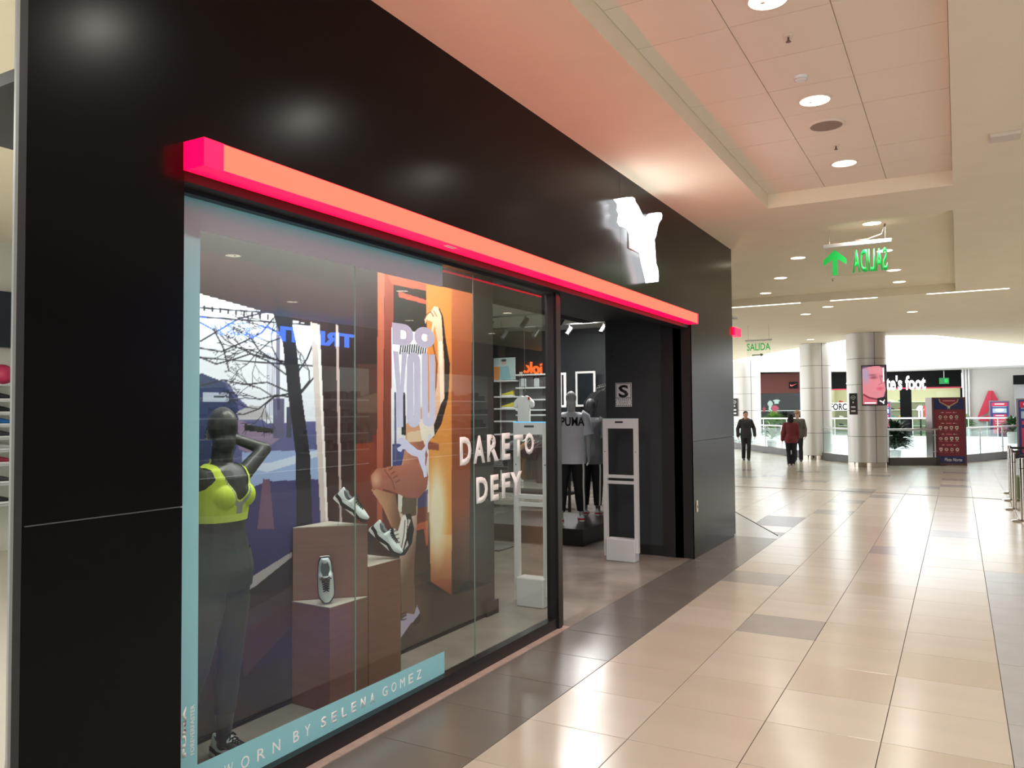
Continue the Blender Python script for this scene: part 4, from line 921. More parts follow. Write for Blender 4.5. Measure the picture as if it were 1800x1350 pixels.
# mirror frames on the back wall
def wframe(x0, y0, x1, y1, Y, label, inner):
    a, b = aY(x0, y1, Y), aY(x1, y0, Y); e = empty('wall_frame', ((a.x+b.x)/2, Y, (a.z+b.z)/2), label, 'frame')
    t = .05; obj('frame', ringp(NB(), [(a.x, Y, a.z), (b.x, Y, a.z), (b.x, Y, b.z), (a.x, Y, b.z)], [(a.x+t, Y, a.z+t), (b.x-t, Y, a.z+t), (b.x-t, Y, b.z-t), (a.x+t, Y, b.z-t)], (0, .04, 0)), WHITE, e)
    obj('inner_panel', box(NB(), a.x+t, Y+.01, a.z+t, b.x-t, Y+.02, b.z-t), inner, e)
wframe(1012, 652, 1046, 715, 17.9, 'white framed dark mirror on the shop back wall', mat('mirror_dark', rgb(50, 56, 60), .1, metal=.4)); wframe(984, 655, 994, 716, 17.0, 'narrow white display frame beside the door post', BLKM)
# wall poster of player, printed
def poster_art(u, v, P):
    A = Paint(u*100, (1-v)*100, (196, 214, 216)); A.poly([(0, 40), (30, 40), (34, 100), (0, 100)], (226, 150, 84)); A.blob(48, 22, 14, 13, (205, 186, 176), 1, .2); A.poly([(30, 40), (70, 38), (82, 100), (26, 100)], (150, 196, 206)); A.blob(48, 12, 14, 7, (60, 60, 62), 1, .3); return A.c
pa, pb = aY(868, 668, 17.3), aY(905, 628, 17.3)
po = empty('wall_poster', (pa.x, 17.3, pa.z), 'pale poster of a person in light sportswear above the back shelves', 'poster'); printsheet('print', (pa.x, 17.3, pa.z), EX, EZ, pb.x-pa.x, pb.z-pa.z, 60, 60, poster_art, PRINT, po); obj('board', box(NB(), pa.x, 17.302, pa.z, pb.x, 17.33, pb.z), WHITE, po)
# white ceiling raft with track lights
rx0, rz = aY(868, 590, 16.5).x, 3.62
rf_ = structure(obj('ceiling', box(NB(), -9.6, 13.0, 3.80, -4.3, 18.1, 3.84), mat('raft', rgb(190, 188, 180), .8)))
for j, (Y, n) in enumerate(((13.6, 4), (15.6, 5))):
    e = empty('track_light', (-7, Y, 3.7), ['nearer', 'farther'][j]+' ceiling track with black spotlights inside the shop', 'track light'); obj('track', box(NB(), -9.4, Y-.02, 3.62, -4.5, Y+.02, 3.65), BLKM, e)
    bm = NB()
    for x in (-9, -5): tube(bm, [(x, Y, 3.65), (x, Y, 3.8)], .006, 6)
    obj('suspension', bm, BLKM, e)
    for k in range(n):
        x = -8.9+k*.8; h_ = obj('spotlight_head', tube(NB(), [(x, Y, 3.62), (x, Y-.01, 3.56)], .015, 8), BLKM, e); obj('spot_can', tube(NB(), [(x+.02, Y+.03, 3.56), (x-.03, Y-.10, 3.40)], .05, 12), BLKM, h_)
for x, y in ((-8.5, 15), (-6.5, 15.5), (-6.3, 11.5), (-8.0, 12), (-5, 10.6)): spot('shop_spot', (x, y, 3.55), (x+.3, y+1.2, 0), 95, 360, (1, .97, .93), .06)
area('shop_panel_light', (-7.0, 15.6, 3.70), .6, 150, (1, .98, .95), (0, 0, 0), .6)
area('shop_panel_light', (-5.2, 11.5, 3.78), .6, 60, (1, .98, .95), (0, 0, 0), .6)
ws_ = area('window_strip_light', (-3.02, 4.1, 3.02), 3.4, 72, (1, .97, .94), (0, math.radians(28), 0), .1)
ws_.rotation_euler = (0, math.radians(28), 0); ws_.data.size = .1; ws_.data.size_y = 3.4
for p_ in () and ((-3.15, 2.6), (-3.1, 3.9), (-3.1, 5.3)): spot('window_spot', (p_[0], p_[1], 2.98), (-3.55, p_[1]+.2, 1.7), 95, 90, (1, .96, .92), .04)
# ================================================================== NEIGHBOUR SHOP ON THE LEFT (thin sliver)
XN = -10.9
structure(obj('wall_neighbour', box(NB(), XN-.2, -6, 0, XN, 6.4, 4.2), mat('neighbour_wall', rgb(206, 204, 190), .7)))
nb = empty('shoe_wall_shelves', (XN+.2, 5.2, 0), 'shoe shelves of the neighbouring shop past the left edge of the facade', 'shelving')
ny0, ny1 = aX(0, 700, XN+.3).y-1.2, aX(26, 700, XN+.3).y
zs = [aX(10, y, XN+.3).z for y in (676, 704, 727, 748, 770, 792, 816, 850, 886)]
for z in zs: obj('shelf', box(NB(), XN, ny0, z-.02, XN+.35, ny1, z), mat('shelf_glass', rgb(190, 195, 192), .3), nb)
cols = [(30, 30, 32), (40, 40, 44), (26, 30, 36), (30, 110, 170), (60, 60, 64), (190, 190, 186), (150, 40, 60), (60, 60, 66), (30, 30, 30)]
nm = ['black sneaker with pink tab', 'dark sneaker', 'black slip on shoe', 'blue and black sneaker', 'charcoal shoe', 'white sneaker', 'dark red shoe', 'grey shoe', 'black low shoe']
rows = ['top', 'second', 'third', 'fourth', 'fifth', 'sixth', 'seventh', 'eighth', 'lowest']
for i, z in enumerate(zs): mini_shoe((XN+.2, aX(8, 700, XN+.2).y, z+.002), PI/2*.9, mat('nshoe%d' % i, rgb(*cols[i]), .5), '%s on the %s shelf of the neighbouring shop' % (nm[i], rows[i]), 'shoes in the neighbouring shop')
p = aX(4, 664, XN+.2); bm = NB(); ell(bm, (0, 0, 0), (.13, .13, .13), n=20); o = tag(obj('ball', bm, mat('ball_pink', rgb(190, 50, 90), .4), None, True), 'dark pink ball above the neighbouring shop shoe shelves', 'ball'); o.location = (XN+.2, p.y, zs[0]+.132)
p = aX(12, 575, XN+.1); structure(obj('trim_3', box(NB(), XN, -6, aX(12, 612, XN).z, XN+.12, 6.3, aX(12, 515, XN).z), mat('fascia_blue', rgb(24, 34, 48), .3)))
p = aX(10, 1010, XN+.1)
rb = empty('red_box_panel', (XN+.1, p.y-.5, 0), 'red printed panel low in the neighbouring shop', 'panel'); obj('board', box(NB(), XN, ny0, aX(8, 1090, XN).z, XN+.06, ny1-.05, aX(8, 965, XN).z), RED, rb)
area('neighbour_light', (-6.5, 1.0, 3.9), 1.5, 160, (1, .98, .94), (0, 0, 0), 1.5)
# ================================================================== CEILING FITTINGS
LITM = mat('lamp_lit', (1, 1, 1, 1), emit=(1, .86, .62, 1), es=6); RIMM = mat('lamp_rim', rgb(236, 224, 210), .4); REF = mat('lamp_reflector', rgb(230, 220, 205), .2, metal=.6)
def downlight(x, y, z, label, group, r=.13, power=LAMP_W, lit=True):
    e = empty('downlight', (x, y, z), label, 'downlight', group)
    obj('rim', ringp(NB(), circ((x, y, z-.006), r, EX, EY), circ((x, y, z-.006), r*.86, EX, EY), (0, 0, .006)), RIMM, e)
    obj('diffuser', lathe(NB(), [(r*.86, 0), (r*.86, .001)], (x, y, z-.003), 24), LITM if lit else REF, e)
    obj('lamp_tip', tube(NB(), [(x-.03, y, z-.003), (x-.03, y, z-.012)], .014, 8), WHITE, e)
    if power:
        area('downlight_lamp', (x, y, z-.016), r*1.4, power, WARM, spread=math.radians(150))
wd = ['nearest', 'second', 'third', 'fourth', 'fifth']
for i, y in enumerate((8.42, 6.57, 4.80, 3.0, 1.2, -.6)):
    lab = ['round ceiling downlight at the far end of the tiled tray', 'brightest round downlight in the tiled tray before the speaker', 'round downlight cut by the top edge of the photo'][i] if i < 3 else 'round downlight in the tiled tray above the viewer'
    lab = lab if i < 3 else ['', '', '', 'round downlight of the tiled tray, just above the top of the photo', 'round downlight of the tiled tray, right above the viewer', 'round downlight of the tiled tray, behind the viewer'][i]; downlight(-.93, y, ZT-.004, lab, 'downlights in the tiled ceiling tray')
for i, y in enumerate((11.4, 13.5, 15.5, 17.0)): downlight(-.94, y, ZT+.004, '%s downlight of the straight row in the second ceiling tray' % wd[i], 'straight row of downlights in the second tray', .13)
for i, (x, y) in enumerate(((-2.2, 13.4), (-2.83, 15.3), (-3.48, 17.15))): downlight(x, y, ZT+.004, '%s downlight of the slanting row in the second ceiling tray' % wd[i], 'slanting row of downlights in the second tray', .13)
for i, (x, y) in enumerate(((-2.49, 18.9), (-3.15, 20.1), (-4.19, 27.6), (-.9, 21.0), (-6.8, 27.0))): downlight(x, y, ZC, ['downlight just beyond the led strips', 'downlight between the led strips and the exit sign', 'small downlight over the middle steel column', 'downlight over the walkway right of the led strips', 'small downlight above the leftmost steel column'][i], 'downlights beyond the ceiling trays', .13)
for x in (3.2, 6):
    for y in (-4, 0, 4, 8, 12, 16, 20): downlight(x, y, ZC, 'downlight of the %s row across the corridor, %s' % ('inner' if x < 4 else 'outer', {-4: 'behind the viewer', 0: 'level with the viewer', 4: 'level with the display window', 8: 'level with the entrance', 12: 'level with the facade end', 16: 'level with the led strips', 20: 'farthest along'}[y]), 'downlights on the unseen side of the corridor', .13, 30)
for y in (-4.0, -7): downlight(-1, y, ZC, ('nearer' if y > -5 else 'farther')+' downlight behind the viewer over the corridor', 'downlights behind the viewer', .13, 28)
e = empty('ceiling_speaker', (-.93, 7.19, ZT), 'round grey ceiling speaker between two downlights', 'speaker'); obj('grille', lathe(NB(), [(.13, 0), (.13, .012)], (-.93, 7.19, ZT-.016), 28), mat('speaker_grey', rgb(150, 132, 118), .8), e); obj('rim', ringp(NB(), circ((-.93, 7.19, ZT-.018), .15, EX, EY, 28), circ((-.93, 7.19, ZT-.018), .13, EX, EY, 28), (0, 0, .014)), RIMM, e)
for i, (x, y, z) in enumerate(((-.91, 5.34, ZT), (-.93, 7.81, ZT), (-2.0, 15.9, ZT))):
    e = empty('sprinkler', (x, y, z), ['sprinkler head nearest the top of the photo', 'sprinkler head between the speaker and the far downlight', 'sprinkler head by the slanting row of downlights'][i], 'sprinkler', 'ceiling sprinkler heads'); obj('escutcheon', lathe(NB(), [(.035, 0), (.03, .01)], (x, y, z-.012), 16), RIMM, e); obj('head', lathe(NB(), [(.018, 0), (.006, .012), (.006, .03)], (x, y, z-.042), 12), mat('brass_dark', rgb(120, 90, 80), .4, metal=.6), e)
e = empty('smoke_detector', (-.95, 6.05, ZT), 'round white smoke detector beside the brightest downlight', 'smoke detector'); obj('body', lathe(NB(), [(.03, 0), (.05, .012), (.055, .03)], (-.95, 6.05, ZT-.034), 20), WHITE, e); obj('slot', lathe(NB(), [(.045, 0), (.045, .004)], (-.95, 6.05, ZT-.026), 20), BLKM, e)
p = aZ(1745, 236, ZC); tag(obj('ceiling_hatch', box(NB(), p.x-.02, p.y-.02, ZC-.03, p.x+.20, p.y+.16, ZC, .004), mat('hatch', rgb(214, 204, 192), .7)), 'small square box on the plain ceiling to the right', 'ceiling box')
# ================================================================== HANGING EXIT SIGNS
GRN = mat('exit_green', rgb(20, 190, 80), .5, emit=rgb(20, 190, 70), es=.35)
ACR = glass('clear_acrylic', (.97, .98, .97, 1), .4)
def exit_sign(x0, x1, y, ztop, hb, hp, label, flip, zc_=ZT, arrow='up'):
    e = empty('exit_sign', ((x0+x1)/2, y, ztop), label, 'exit sign'); obj('housing', box(NB(), x0, y-.03, ztop-hb, x1, y+.03, ztop, .006), WHITE, e)
    obj('acrylic_panel', box(NB(), x0+.03, y-.003, ztop-hb-hp, x1-.03, y+.003, ztop-hb), ACR, e)
    bm = NB()
    for x in (x0+.08, x1-.08): tube(bm, [(x, y, ztop), (x, y, zc_)], .0035, 6)
    obj('hanger_wire', bm, STEEL, e)
    w_ = x1-x0
    if flip:      # we look at the back: letters mirrored
        text('lettering', 'SALIDA', (x1-.06, y-.005, ztop-hb-hp+.03), -EX, EZ, w_*.50, hp-.09, GRN, e, .002, .025)
        ax, az, s = x0+w_*.17, ztop-hb-hp+.02, hp-.05
        obj('arrow', prism(NB(), [(ax+a*s, y-.006, az+b*s) for a, b in ((-.09, 0), (.09, 0), (.09, .62), (.42, .40), (.42, .62), (0, 1), (-.42, .62), (-.42, .40), (-.09, .62))], (0, .002, 0)), GRN, e)
    else:
        text('lettering', 'SALIDA', (x0+w_*.06, y-.005, ztop-hb-hp*.55), EX, EZ, w_*.88, hp*.42, GRN, e, .002, .01)
        ax, az, s = x0+w_*.25, ztop-hb-hp*.82, w_*.45
        obj('arrow', prism(NB(), [(ax+a*s, y-.006, az+b*s) for a, b in ((0, -.05), (.7, -.05), (.7, -.15), (1, 0), (.7, .15), (.7, .05), (0, .05))], (0, .002, 0)), mat('arrow_olive', rgb(110, 130, 40), .5), e)
    return e
YS1 = 11.5; a = aY(1447, 432, YS1); b = aY(1568, 420, YS1)
es = exit_sign(a.x, b.x, YS1, b.z+.01, .05, aY(1500, 432, YS1).z-aY(1500, 484, YS1).z, 'near hanging exit sign with mirrored green lettering and up arrow', True)
obj('power_cable', tube(NB(), [(b.x-.08, YS1, ZT), (b.x-.08, YS1, b.z+.2), (b.x-.12, YS1, b.z+.08), (b.x-.3, YS1, b.z+.03), (b.x-.45, YS1, b.z+.03)], .009, 8), mat('cable_brown', rgb(70, 52, 44), .6), es)
a = aY(1310, 598, 22); b = aY(1357, 598, 22); exit_sign(a.x, b.x, 22, a.z, .04, aY(1330, 600, 22).z-aY(1330, 630, 22).z, 'distant hanging exit sign with a right arrow', False, ZC)
# ================================================================== STEEL COLUMNS, SCREEN
def column(cx, cy, r, label, zt=ZC, a_seam=-2.1):
    e = empty('steel_column', (cx, cy, 0), label, 'column', 'steel clad columns along the atrium edge'); zz = [.14, 1.0, 1.86, 2.72, 3.58, zt]
    zz = [.14]+[.14+.78*k for k in range(1, 5)]+[zt]
    for a, b in zip(zz, zz[1:]): obj('cladding_ring', lathe(NB(), [(r, a+.006), (r, b-.006)], (cx, cy, 0), 40), ALU, e, True)
    obj('core', lathe(NB(), [(r-.012, .0), (r-.012, zt)], (cx, cy, 0), 32), mat('joint_dark', rgb(60, 56, 52), .6), e)
    obj('base_ring', lathe(NB(), [(r+.006, 0), (r+.006, .14)], (cx, cy, 0), 40), mat('mirror_steel', rgb(200, 190, 180), .08, metal=1), e, True)
    for s in a_seam if isinstance(a_seam, tuple) else (a_seam,):
        x, y = cx+(r+.001)*math.cos(s), cy+(r+.001)*math.sin(s); obj('vertical_joint', box(NB(), x-.006, y-.006, .14, x+.006, y+.006, zt), MATS['joint_dark'], e)
    return e
column(-2.43, 26.45, .56, 'nearest steel clad column with a video screen mounted on it', a_seam=-1.05)
column(-4.38, 29.75, .52, 'middle steel clad column between the pedestrians and the screen column', a_seam=-1.0)
column(-8.75, 38.3, .66, 'leftmost steel clad column half hidden by the black facade', a_seam=-1.0)
def wifi(p, s, label):
    e = empty('wifi_sign', p, label, 'sign', 'black wireless signs on columns'); x, y, z = p
    obj('plate', box(NB(), x-.11*s, y-.01, z-.32*s, x+.11*s, y+.01, z+.32*s), mat('sign_charcoal', rgb(50, 46, 44), .5), e)
    bm = NB()
    for r_ in (.04, .075, .11): tube(bm, [(x+r_*s*math.cos(a)*.8, y-.012, z+.09*s+r_*s*math.sin(a)*1.4) for a in [PI*.2+PI*.6*k/6 for k in range(7)]], .008*s, 4)
    box(bm, x-.02*s, y-.013, z+.02*s, x+.02*s, y-.011, z+.07*s); box(bm, x-.06*s, y-.013, z-.12*s, x+.06*s, y-.011, z-.07*s); box(bm, x-.06*s, y-.013, z-.24*s, x+.06*s, y-.011, z-.19*s); obj('symbol', bm, WHITE, e)
p = aY(1500, 710, 25.95); wifi((p.x, 25.93, p.z), 1.0, 'charcoal wireless sign on the column with the screen'); p = aY(1291, 716, 37.6); wifi((p.x, 37.63, p.z), 1.3, 'charcoal wireless sign on the leftmost column')
def screen_art(u, v, P):
    A = Paint(u*44, (1-v)*73, (60, 38, 48))
    A.poly([(0, 5), (14, 1), (32, 0), (40, 4), (42, 30), (44, 45), (40, 58), (30, 66), (0, 70)], (196, 120, 130)); A.blob(6, 16, 12, 24, (150, 140, 170), .9, .8); A.blob(28, 8, 18, 8, (200, 130, 140), .8, .8)
    A.blob(22, 22, 10, 4, (120, 66, 82), .9, .8); A.blob(20, 17, 11, 3, (130, 80, 96), .8, .8); A.blob(39, 20, 6, 4, (120, 70, 84), .8, .8); A.line([(33, 18), (37, 33), (30, 36)], 1.5, (150, 80, 96)); A.blob(33, 43, 9, 5, (196, 70, 96), .9, .7); A.blob(28, 34, 16, 16, (216, 130, 140), .35, 1)
    A.poly([(0, 54), (14, 60), (28, 63), (44, 60), (44, 73), (0, 73)], (182, 90, 104)); A.line([(2, 54), (12, 60), (26, 63)], 3, (110, 44, 56)); A.poly([(27, 61), (44, 58), (44, 73), (27, 73)], (24, 20, 22))
    A.rect(3, 69, 25, 71.5, (255, 255, 255)); A.rect(39, 3, 41.5, 30, (230, 240, 250)); A.poly([(32, 65), (35, 66), (38, 68), (41, 64), (42, 65), (40, 69), (41, 72), (39, 72), (37, 69), (34, 68), (32, 67)], (255, 255, 255)); return A.c
SCR = mat('screen_emit', (0, 0, 0, 1), .2, attr='print', es=1.0)
a = aY(1515, 713, 25.78); b = aY(1558, 641, 25.78)
e = empty('video_screen', ((a.x+b.x)/2, 25.8, a.z), 'portrait video screen showing a face, mounted on the nearest column', 'screen'); printsheet('display', (a.x+.03, 25.775, a.z+.03), EX, EZ, b.x-a.x-.06, b.z-a.z-.06, 60, 100, screen_art, SCR, e); obj('bezel', box(NB(), a.x, 25.78, a.z, b.x, 25.86, b.z, .01), FRM, e); obj('bracket', box(NB(), a.x+.2, 25.86, a.z+.3, a.x+.4, 25.90, b.z-.3), FRM, e)
# ================================================================== RAILING ALONG THE ATRIUM
rl = empty('atrium_railing', (-2, 27.6, 0), 'near glass and steel railing along the atrium edge behind the columns', 'railing')
RP = [(x, y-.35) for x, y in EP[1:-1]]
def resample(P, step):
    out = [Vector((P[0][0], P[0][1], 0))]; 
    for (a, b), (c, d_) in zip(P, P[1:]):
        L = math.hypot(c-a, d_-b); n = max(1, round(L/step))
        for k in range(1, n+1): out.append(Vector((a+(c-a)*k/n, b+(d_-b)*k/n, 0)))
    return out
RQ = resample(RP, 1.45)
obj('handrail', tube(NB(), [p+EZ*1.10 for p in RQ], .032, 8), RAIL, rl, True)
for i in range(len(RQ)-1):
    a, b = RQ[i], RQ[i+1]; d_ = (b-a).normalized(); n_ = Vector((-d_.y, d_.x, 0)); c = (a+b)/2; L = (b-a).length
    obj('kerb', obox(NB(), c+EZ*.12, d_, n_, EZ, L/2, .06, .12), mat('kerb_dark', rgb(88, 84, 82), .5), rl)
    obj('post', tube(NB(), [a+EZ*.24, a+EZ*1.08], .022, 8), RAIL, rl)
    bm = NB(); 
    for z in (.42, .92): tube(bm, [a+EZ*z-d_*.12, a+EZ*z+d_*.12], .012, 6)
    obj('glass_clamp', bm, RAIL, rl)
    obj('glass_panel', obox(NB(), c+EZ*.65, d_, n_, EZ, L/2-.06, .005, .36), RGLASS, rl)
# slab edge
bm = NB(); prism(bm, [(x, y, -.9) for x, y in EP]+[(x, y+.02, -.9) for x, y in EP[::-1]], (0, 0, .9)); structure(obj('trim_4', bm, WHITE))
# lower level
structure(obj('floor_lower', box(NB(), -30, 30, -5.2, 30, 62, -5), WHITE))
# ================================================================== FAR SIDE OF THE ATRIUM
YF = 55.0; YW = 58.0
structure(obj('floor', box(NB(), -40, YF, -.35, 30, 75, 0), BEIGE))
structure(obj('trim_5', box(NB(), -40, YF-.1, -1.6, 30, YF, .02), WHITE))
fr = empty('far_railing', (-3, YF+.2, 0), 'far railing across the atrium in front of the distant shops', 'railing'); obj('handrail', tube(NB(), [(-16, YF+.2, 1.12), (5.5, YF+.2, 1.12)], .055, 8), RAIL, fr)
bm = NB()
for k in range(15): tube(bm, [(-16+1.5*k, YF+.2, 0), (-16+1.5*k, YF+.2, 1.1)], .025, 6)
tag(obj('post_row', bm, RAIL, fr), kind='stuff'); obj('glass_panel', box(NB(), -16, YF+.19, .1, 5.5, YF+.21, 1.0), RGLASS, fr)
FW = mat('far_white', rgb(196, 192, 184), .7); FWB = mat('far_band', rgb(205, 205, 203), .6)
bm = NB(); prism(bm, [(-20, 63, 4.9), (-12.6, 57.6, 4.9), (-4, 56.4, 4.9), (3.6, 52.5, 4.9), (9, 49, 4.9), (9, 51, 4.9), (4, 54.5, 4.9), (-4, 58.4, 4.9), (-20, 65, 4.9)], (0, 0, .55)); 
a0, a1, a2 = aY(1327, 655, 56), aY(1560, 645, 55.5), aY(1800, 621, 51)
bm.free(); bm = NB()
zt_ = [(-26, 62, 4.9, 4.2), (a0.x, 57, 4.95, 4.35), (a1.x, 56, 4.75, 4.15), (.5, 54.5, 4.75, 4.15), (4.2, 52, 4.75, 4.1), (12, 47, 4.7, 4.1)]
tp = [bm.verts.new((x, y, z1_)) for x, y, z1_, z0_ in zt_]; bt = [bm.verts.new((x, y, z0_)) for x, y, z1_, z0_ in zt_]; bt2 = [bm.verts.new((x, 64, z0_)) for x, y, z1_, z0_ in zt_]
tp2 = [bm.verts.new((x, 64, z1_)) for x, y, z1_, z0_ in zt_]
for i in range(5): bm.faces.new((tp[i], tp[i+1], bt[i+1], bt[i])); bm.faces.new((bt[i], bt[i+1], bt2[i+1], bt2[i])); bm.faces.new((tp[i+1], tp[i], tp2[i], tp2[i+1]))
structure(obj('trim_6', bm, FWB))
# skylight structure: glazing bars high over the atrium
bm = NB()
for k in range(10): tube(bm, [(-30+6.5*k, 28, 15.5), (-30+6.5*k, 64, 15.5)], .06, 6)
structure(obj('skylight_frame', bm, WHITE))
# shops: coloured volumes with fascia, lit interior, pillars, goods
def shop(x0, x1, fz0, fz1, fm, label, wallm, lightcol, n_sh=3, seed=1, pil=()):
    e = empty('distant_shop', ((x0+x1)/2, YW, 0), label, 'shop'); rr_ = random.Random(seed)
    obj('fascia', box(NB(), x0, YW-.1, fz0, x1, YW+.1, fz1), fm, e); obj('back_wall', box(NB(), x0, YW+4, 0, x1, YW+4.1, fz1), wallm, e)
    obj('side_wall', box(NB(), x0, YW, 0, x0+.1, YW+4, fz1), wallm, e); obj('side_wall', box(NB(), x1-.1, YW, 0, x1, YW+4, fz1), wallm, e)
    obj('shop_ceiling', box(NB(), x0, YW, fz1-.1, x1, YW+4, fz1), wallm, e)
    for k in range(n_sh): obj('shelf', box(NB(), x0+.3, YW+3.4, .5+.55*k, x1-.3, YW+4, .55+.55*k), WHITE, e)
    for a_ in pil: obj('pillar', box(NB(), a_[0], YW-.05, 0, a_[1], YW+.2, fz0), a_[2], e)
    obj('shop_glass', box(NB(), x0+.1, YW, 0, x1-.1, YW+.02, fz0), RGLASS, e)
    area('distant_shop_light', ((x0+x1)/2, YW+2, fz1-.25), x1-x0-1, 260, lightcol, (0, 0, 0), 2.5)
    return e
def fx(px_, Y=YW): return aY(px_, 700, Y).x
BRN = mat('fascia_brown', rgb(84, 50, 46), .7, spec=.1); BKF = mat('fascia_black', rgb(16, 16, 17), .7, spec=.1); CREAM = mat('shop_cream', rgb(206, 196, 168), .7); DWL = mat('shop_dark', rgb(40, 34, 36), .8, spec=.1)
REDL = mat('line_red', rgb(180, 40, 70), .5)
s1 = shop(fx(1300), fx(1447), 2.85, 4.25, BRN, 'distant sports shop with a brown fascia and a small tick emblem', DWL, (1, .95, .9), seed=2)
p0, p1 = aY(1387, 683, YW-.15), aY(1402, 671, YW-.15); obj('emblem_plate', box(NB(), p0.x, YW-.16, p0.z, p1.x, YW-.12, p1.z), BKF, s1)
cx_, cz_ = (p0.x+p1.x)/2, (p0.z+p1.z)/2; TK = [(-.22, .02), (-.18, -.06), (-.10, -.06), (.26, .10), (-.08, -.01), (-.14, -.01), (-.17, .05)]
obj('emblem', prism(NB(), [(cx_+a_, YW-.17, cz_+b_) for a_, b_ in TK], (0, .01, 0)), mat('tick_red', rgb(240, 90, 80), .5, emit=rgb(240, 90, 80), es=.8), s1)
for i, (px_, py_, w_, h_, c_, nm_) in enumerate(((1362, 722, .45, .8, (214, 60, 96), 'pink'), (1343, 720, .18, .35, (200, 50, 60), 'red'), (1354, 714, .3, .8, (220, 220, 216), 'white'), (1326, 728, .5, .6, (30, 60, 220), 'blue'), (1365, 706, .4, .3, (226, 230, 226), 'pale'))):
    p = aY(px_, py_, YW+1.5); tee((p.x, YW+1.5, p.z+h_*.5), EX, w_, h_, mat('fs%d' % i, rgb(*c_), .6), nm_+' garment on display inside the distant brown fascia shop', 'garments in the brown fascia shop', name='displayed_garment')
s2 = shop(fx(1452), fx(1691), 3.02, 4.12, BKF, 'distant shoe shop with black fascia and glowing white letters', CREAM, (1, .95, .82), 4, 3, ((fx(1582), fx(1602), BKF), (fx(1688), fx(1692), BKF)))
obj('red_line', box(NB(), fx(1452), YW-.13, 3.0, fx(1691), YW-.1, 3.09), REDL, s2)
SLW = mat('far_sign_lit', (1, 1, 1, 1), emit=(1, 1, 1, 1), es=3)
pa = aY(1488, 688, YW-.2); pb = aY(1627, 662, YW-.2); text('lettering', "the athlete's foot", (pa.x, YW-.2, aY(1560, 686, YW-.2).z), EX, EZ, pb.x-pa.x, .95, SLW, s2, .08, .025)
p = aY(1457, 723, YW-.3); obj('force_board', box(NB(), p.x, YW-.3, aY(1457, 722, YW-.3).z, fx(1497), YW-.28, aY(1457, 708, YW-.3).z), WHITE, s2); text('force_lettering', 'FORCE', (p.x+.1, YW-.31, aY(1457, 721, YW-.3).z), EX, EZ, 1.25, .45, BKF, s2, .01, .02)
# goods on the cream shop's shelves
gm = [mat('goods%d' % i, rgb(*c), .6) for i, c in enumerate(((40, 40, 44), (240, 240, 236), (214, 160, 70), (200, 60, 60), (60, 140, 150)))]
for k in range(4):
    for i in range(9):
        x = fx(1460)+.25+i*.55
        if x > fx(1582): break
        o = tag(obj('shoe', loft(NB(), [(Vector((x-.14, YW+3.5, .62+.55*k)), .05, .07, EY, EZ), (Vector((x, YW+3.5, .61+.55*k)), .055, .06, EY, EZ), (Vector((x+.14, YW+3.5, .58+.55*k)), .04, .03, EY, EZ)], 8), gm[(i*3+k) % 5], None, True), '%s shoe, number %s from the left, on the %s shelf of the distant shoe shop' % (('black', 'white', 'tan', 'red', 'teal')[(i*3+k) % 5], ('one', 'two', 'three', 'four', 'five', 'six', 'seven', 'eight', 'nine')[i], ('lowest', 'second', 'third', 'top')[k]), 'shoe', 'shoes in the distant shoe shop')
p = aY(1617, 722, YW-.6)
for i, (px_, c_, lab) in enumerate(((1618, 1, 'white football shirt on a bust in front of the distant shoe shop'), (1628, 3, 'red football shirt on a bust in front of the distant shoe shop'))):
    p = aY(px_, 722, YW-.7); tee((p.x, YW-.7, p.z+.35), EX, .36, .8, gm[c_], lab, name='displayed_shirt'); o = bpy.data.objects['displayed_shirt' if i == 0 else 'displayed_shirt.001']; obj('bust_stand', tube(NB(), [(p.x, YW-.7, 0), (p.x, YW-.7, p.z)], .05, 8), BLKM, o)
# exit sign on the far fascia
a, b = aY(1651, 675, YW-.5), aY(1668, 664, YW-.5); tag(obj('exit_sign', box(NB(), a.x, YW-.52, a.z, b.x, YW-.5, b.z), mat('exit_box', rgb(20, 110, 60), .5, emit=rgb(20, 150, 70), es=.3)), 'tiny green exit sign hanging before the distant shoe shop fascia', 'exit sign')
text('lettering', 'SALIDA', (a.x+.3, YW-.53, a.z+.1), EX, EZ, b.x-a.x-.36, .22, mat('exit_letters', rgb(40, 220, 90), .5, emit=rgb(40, 220, 90), es=1), bpy.data.objects['exit_sign.002'] if 'exit_sign.002' in bpy.data.objects else None, .01)
obj('hanger_rod', tube(NB(), [((a.x+b.x)/2, YW-.51, b.z), ((a.x+b.x)/2, YW-.51, 4.12)], .02, 6), STEEL, bpy.data.objects['exit_sign.002'])
# white wall with red emblem
structure(obj('wall_far_right', box(NB(), fx(1692), YW-.2, 0, 14, YW+.2, 4.6), FW))
bm = NB()
for px_ in (1694, 1699, 1704): x = aY(px_, 700, YW-.4).x; tube(bm, [(x, YW-.4, 0), (x, YW-.4, 4.2)], .07, 10)
tag(obj('pipe_cluster', bm, STEEL), 'three thin steel pipes between the shoe shop and the white wall', 'pipes')
def far(pts, Y, d=.08): return prism(NB(), [aY(x, y, Y) for x, y in pts], (0, d, 0))
em = empty('red_emblem', aY(1740, 742, YW-.4), 'big red letter A emblem standing on the far white wall', 'sign'); RDE = mat('emblem_red', rgb(196, 40, 66), .5)
obj('stroke', far([(1738, 687), (1746, 687), (1758, 710), (1766, 735), (1755, 735), (1742, 700)], YW-.4), RDE, em)
obj('stroke', far([(1737, 687), (1743, 687), (1742, 712), (1738, 723), (1730, 729), (1718, 734)], YW-.45), RDE, em)
obj('stroke', far([(1719, 739), (1732, 731), (1752, 730), (1758, 741), (1722, 741)], YW-.42), RDE, em)
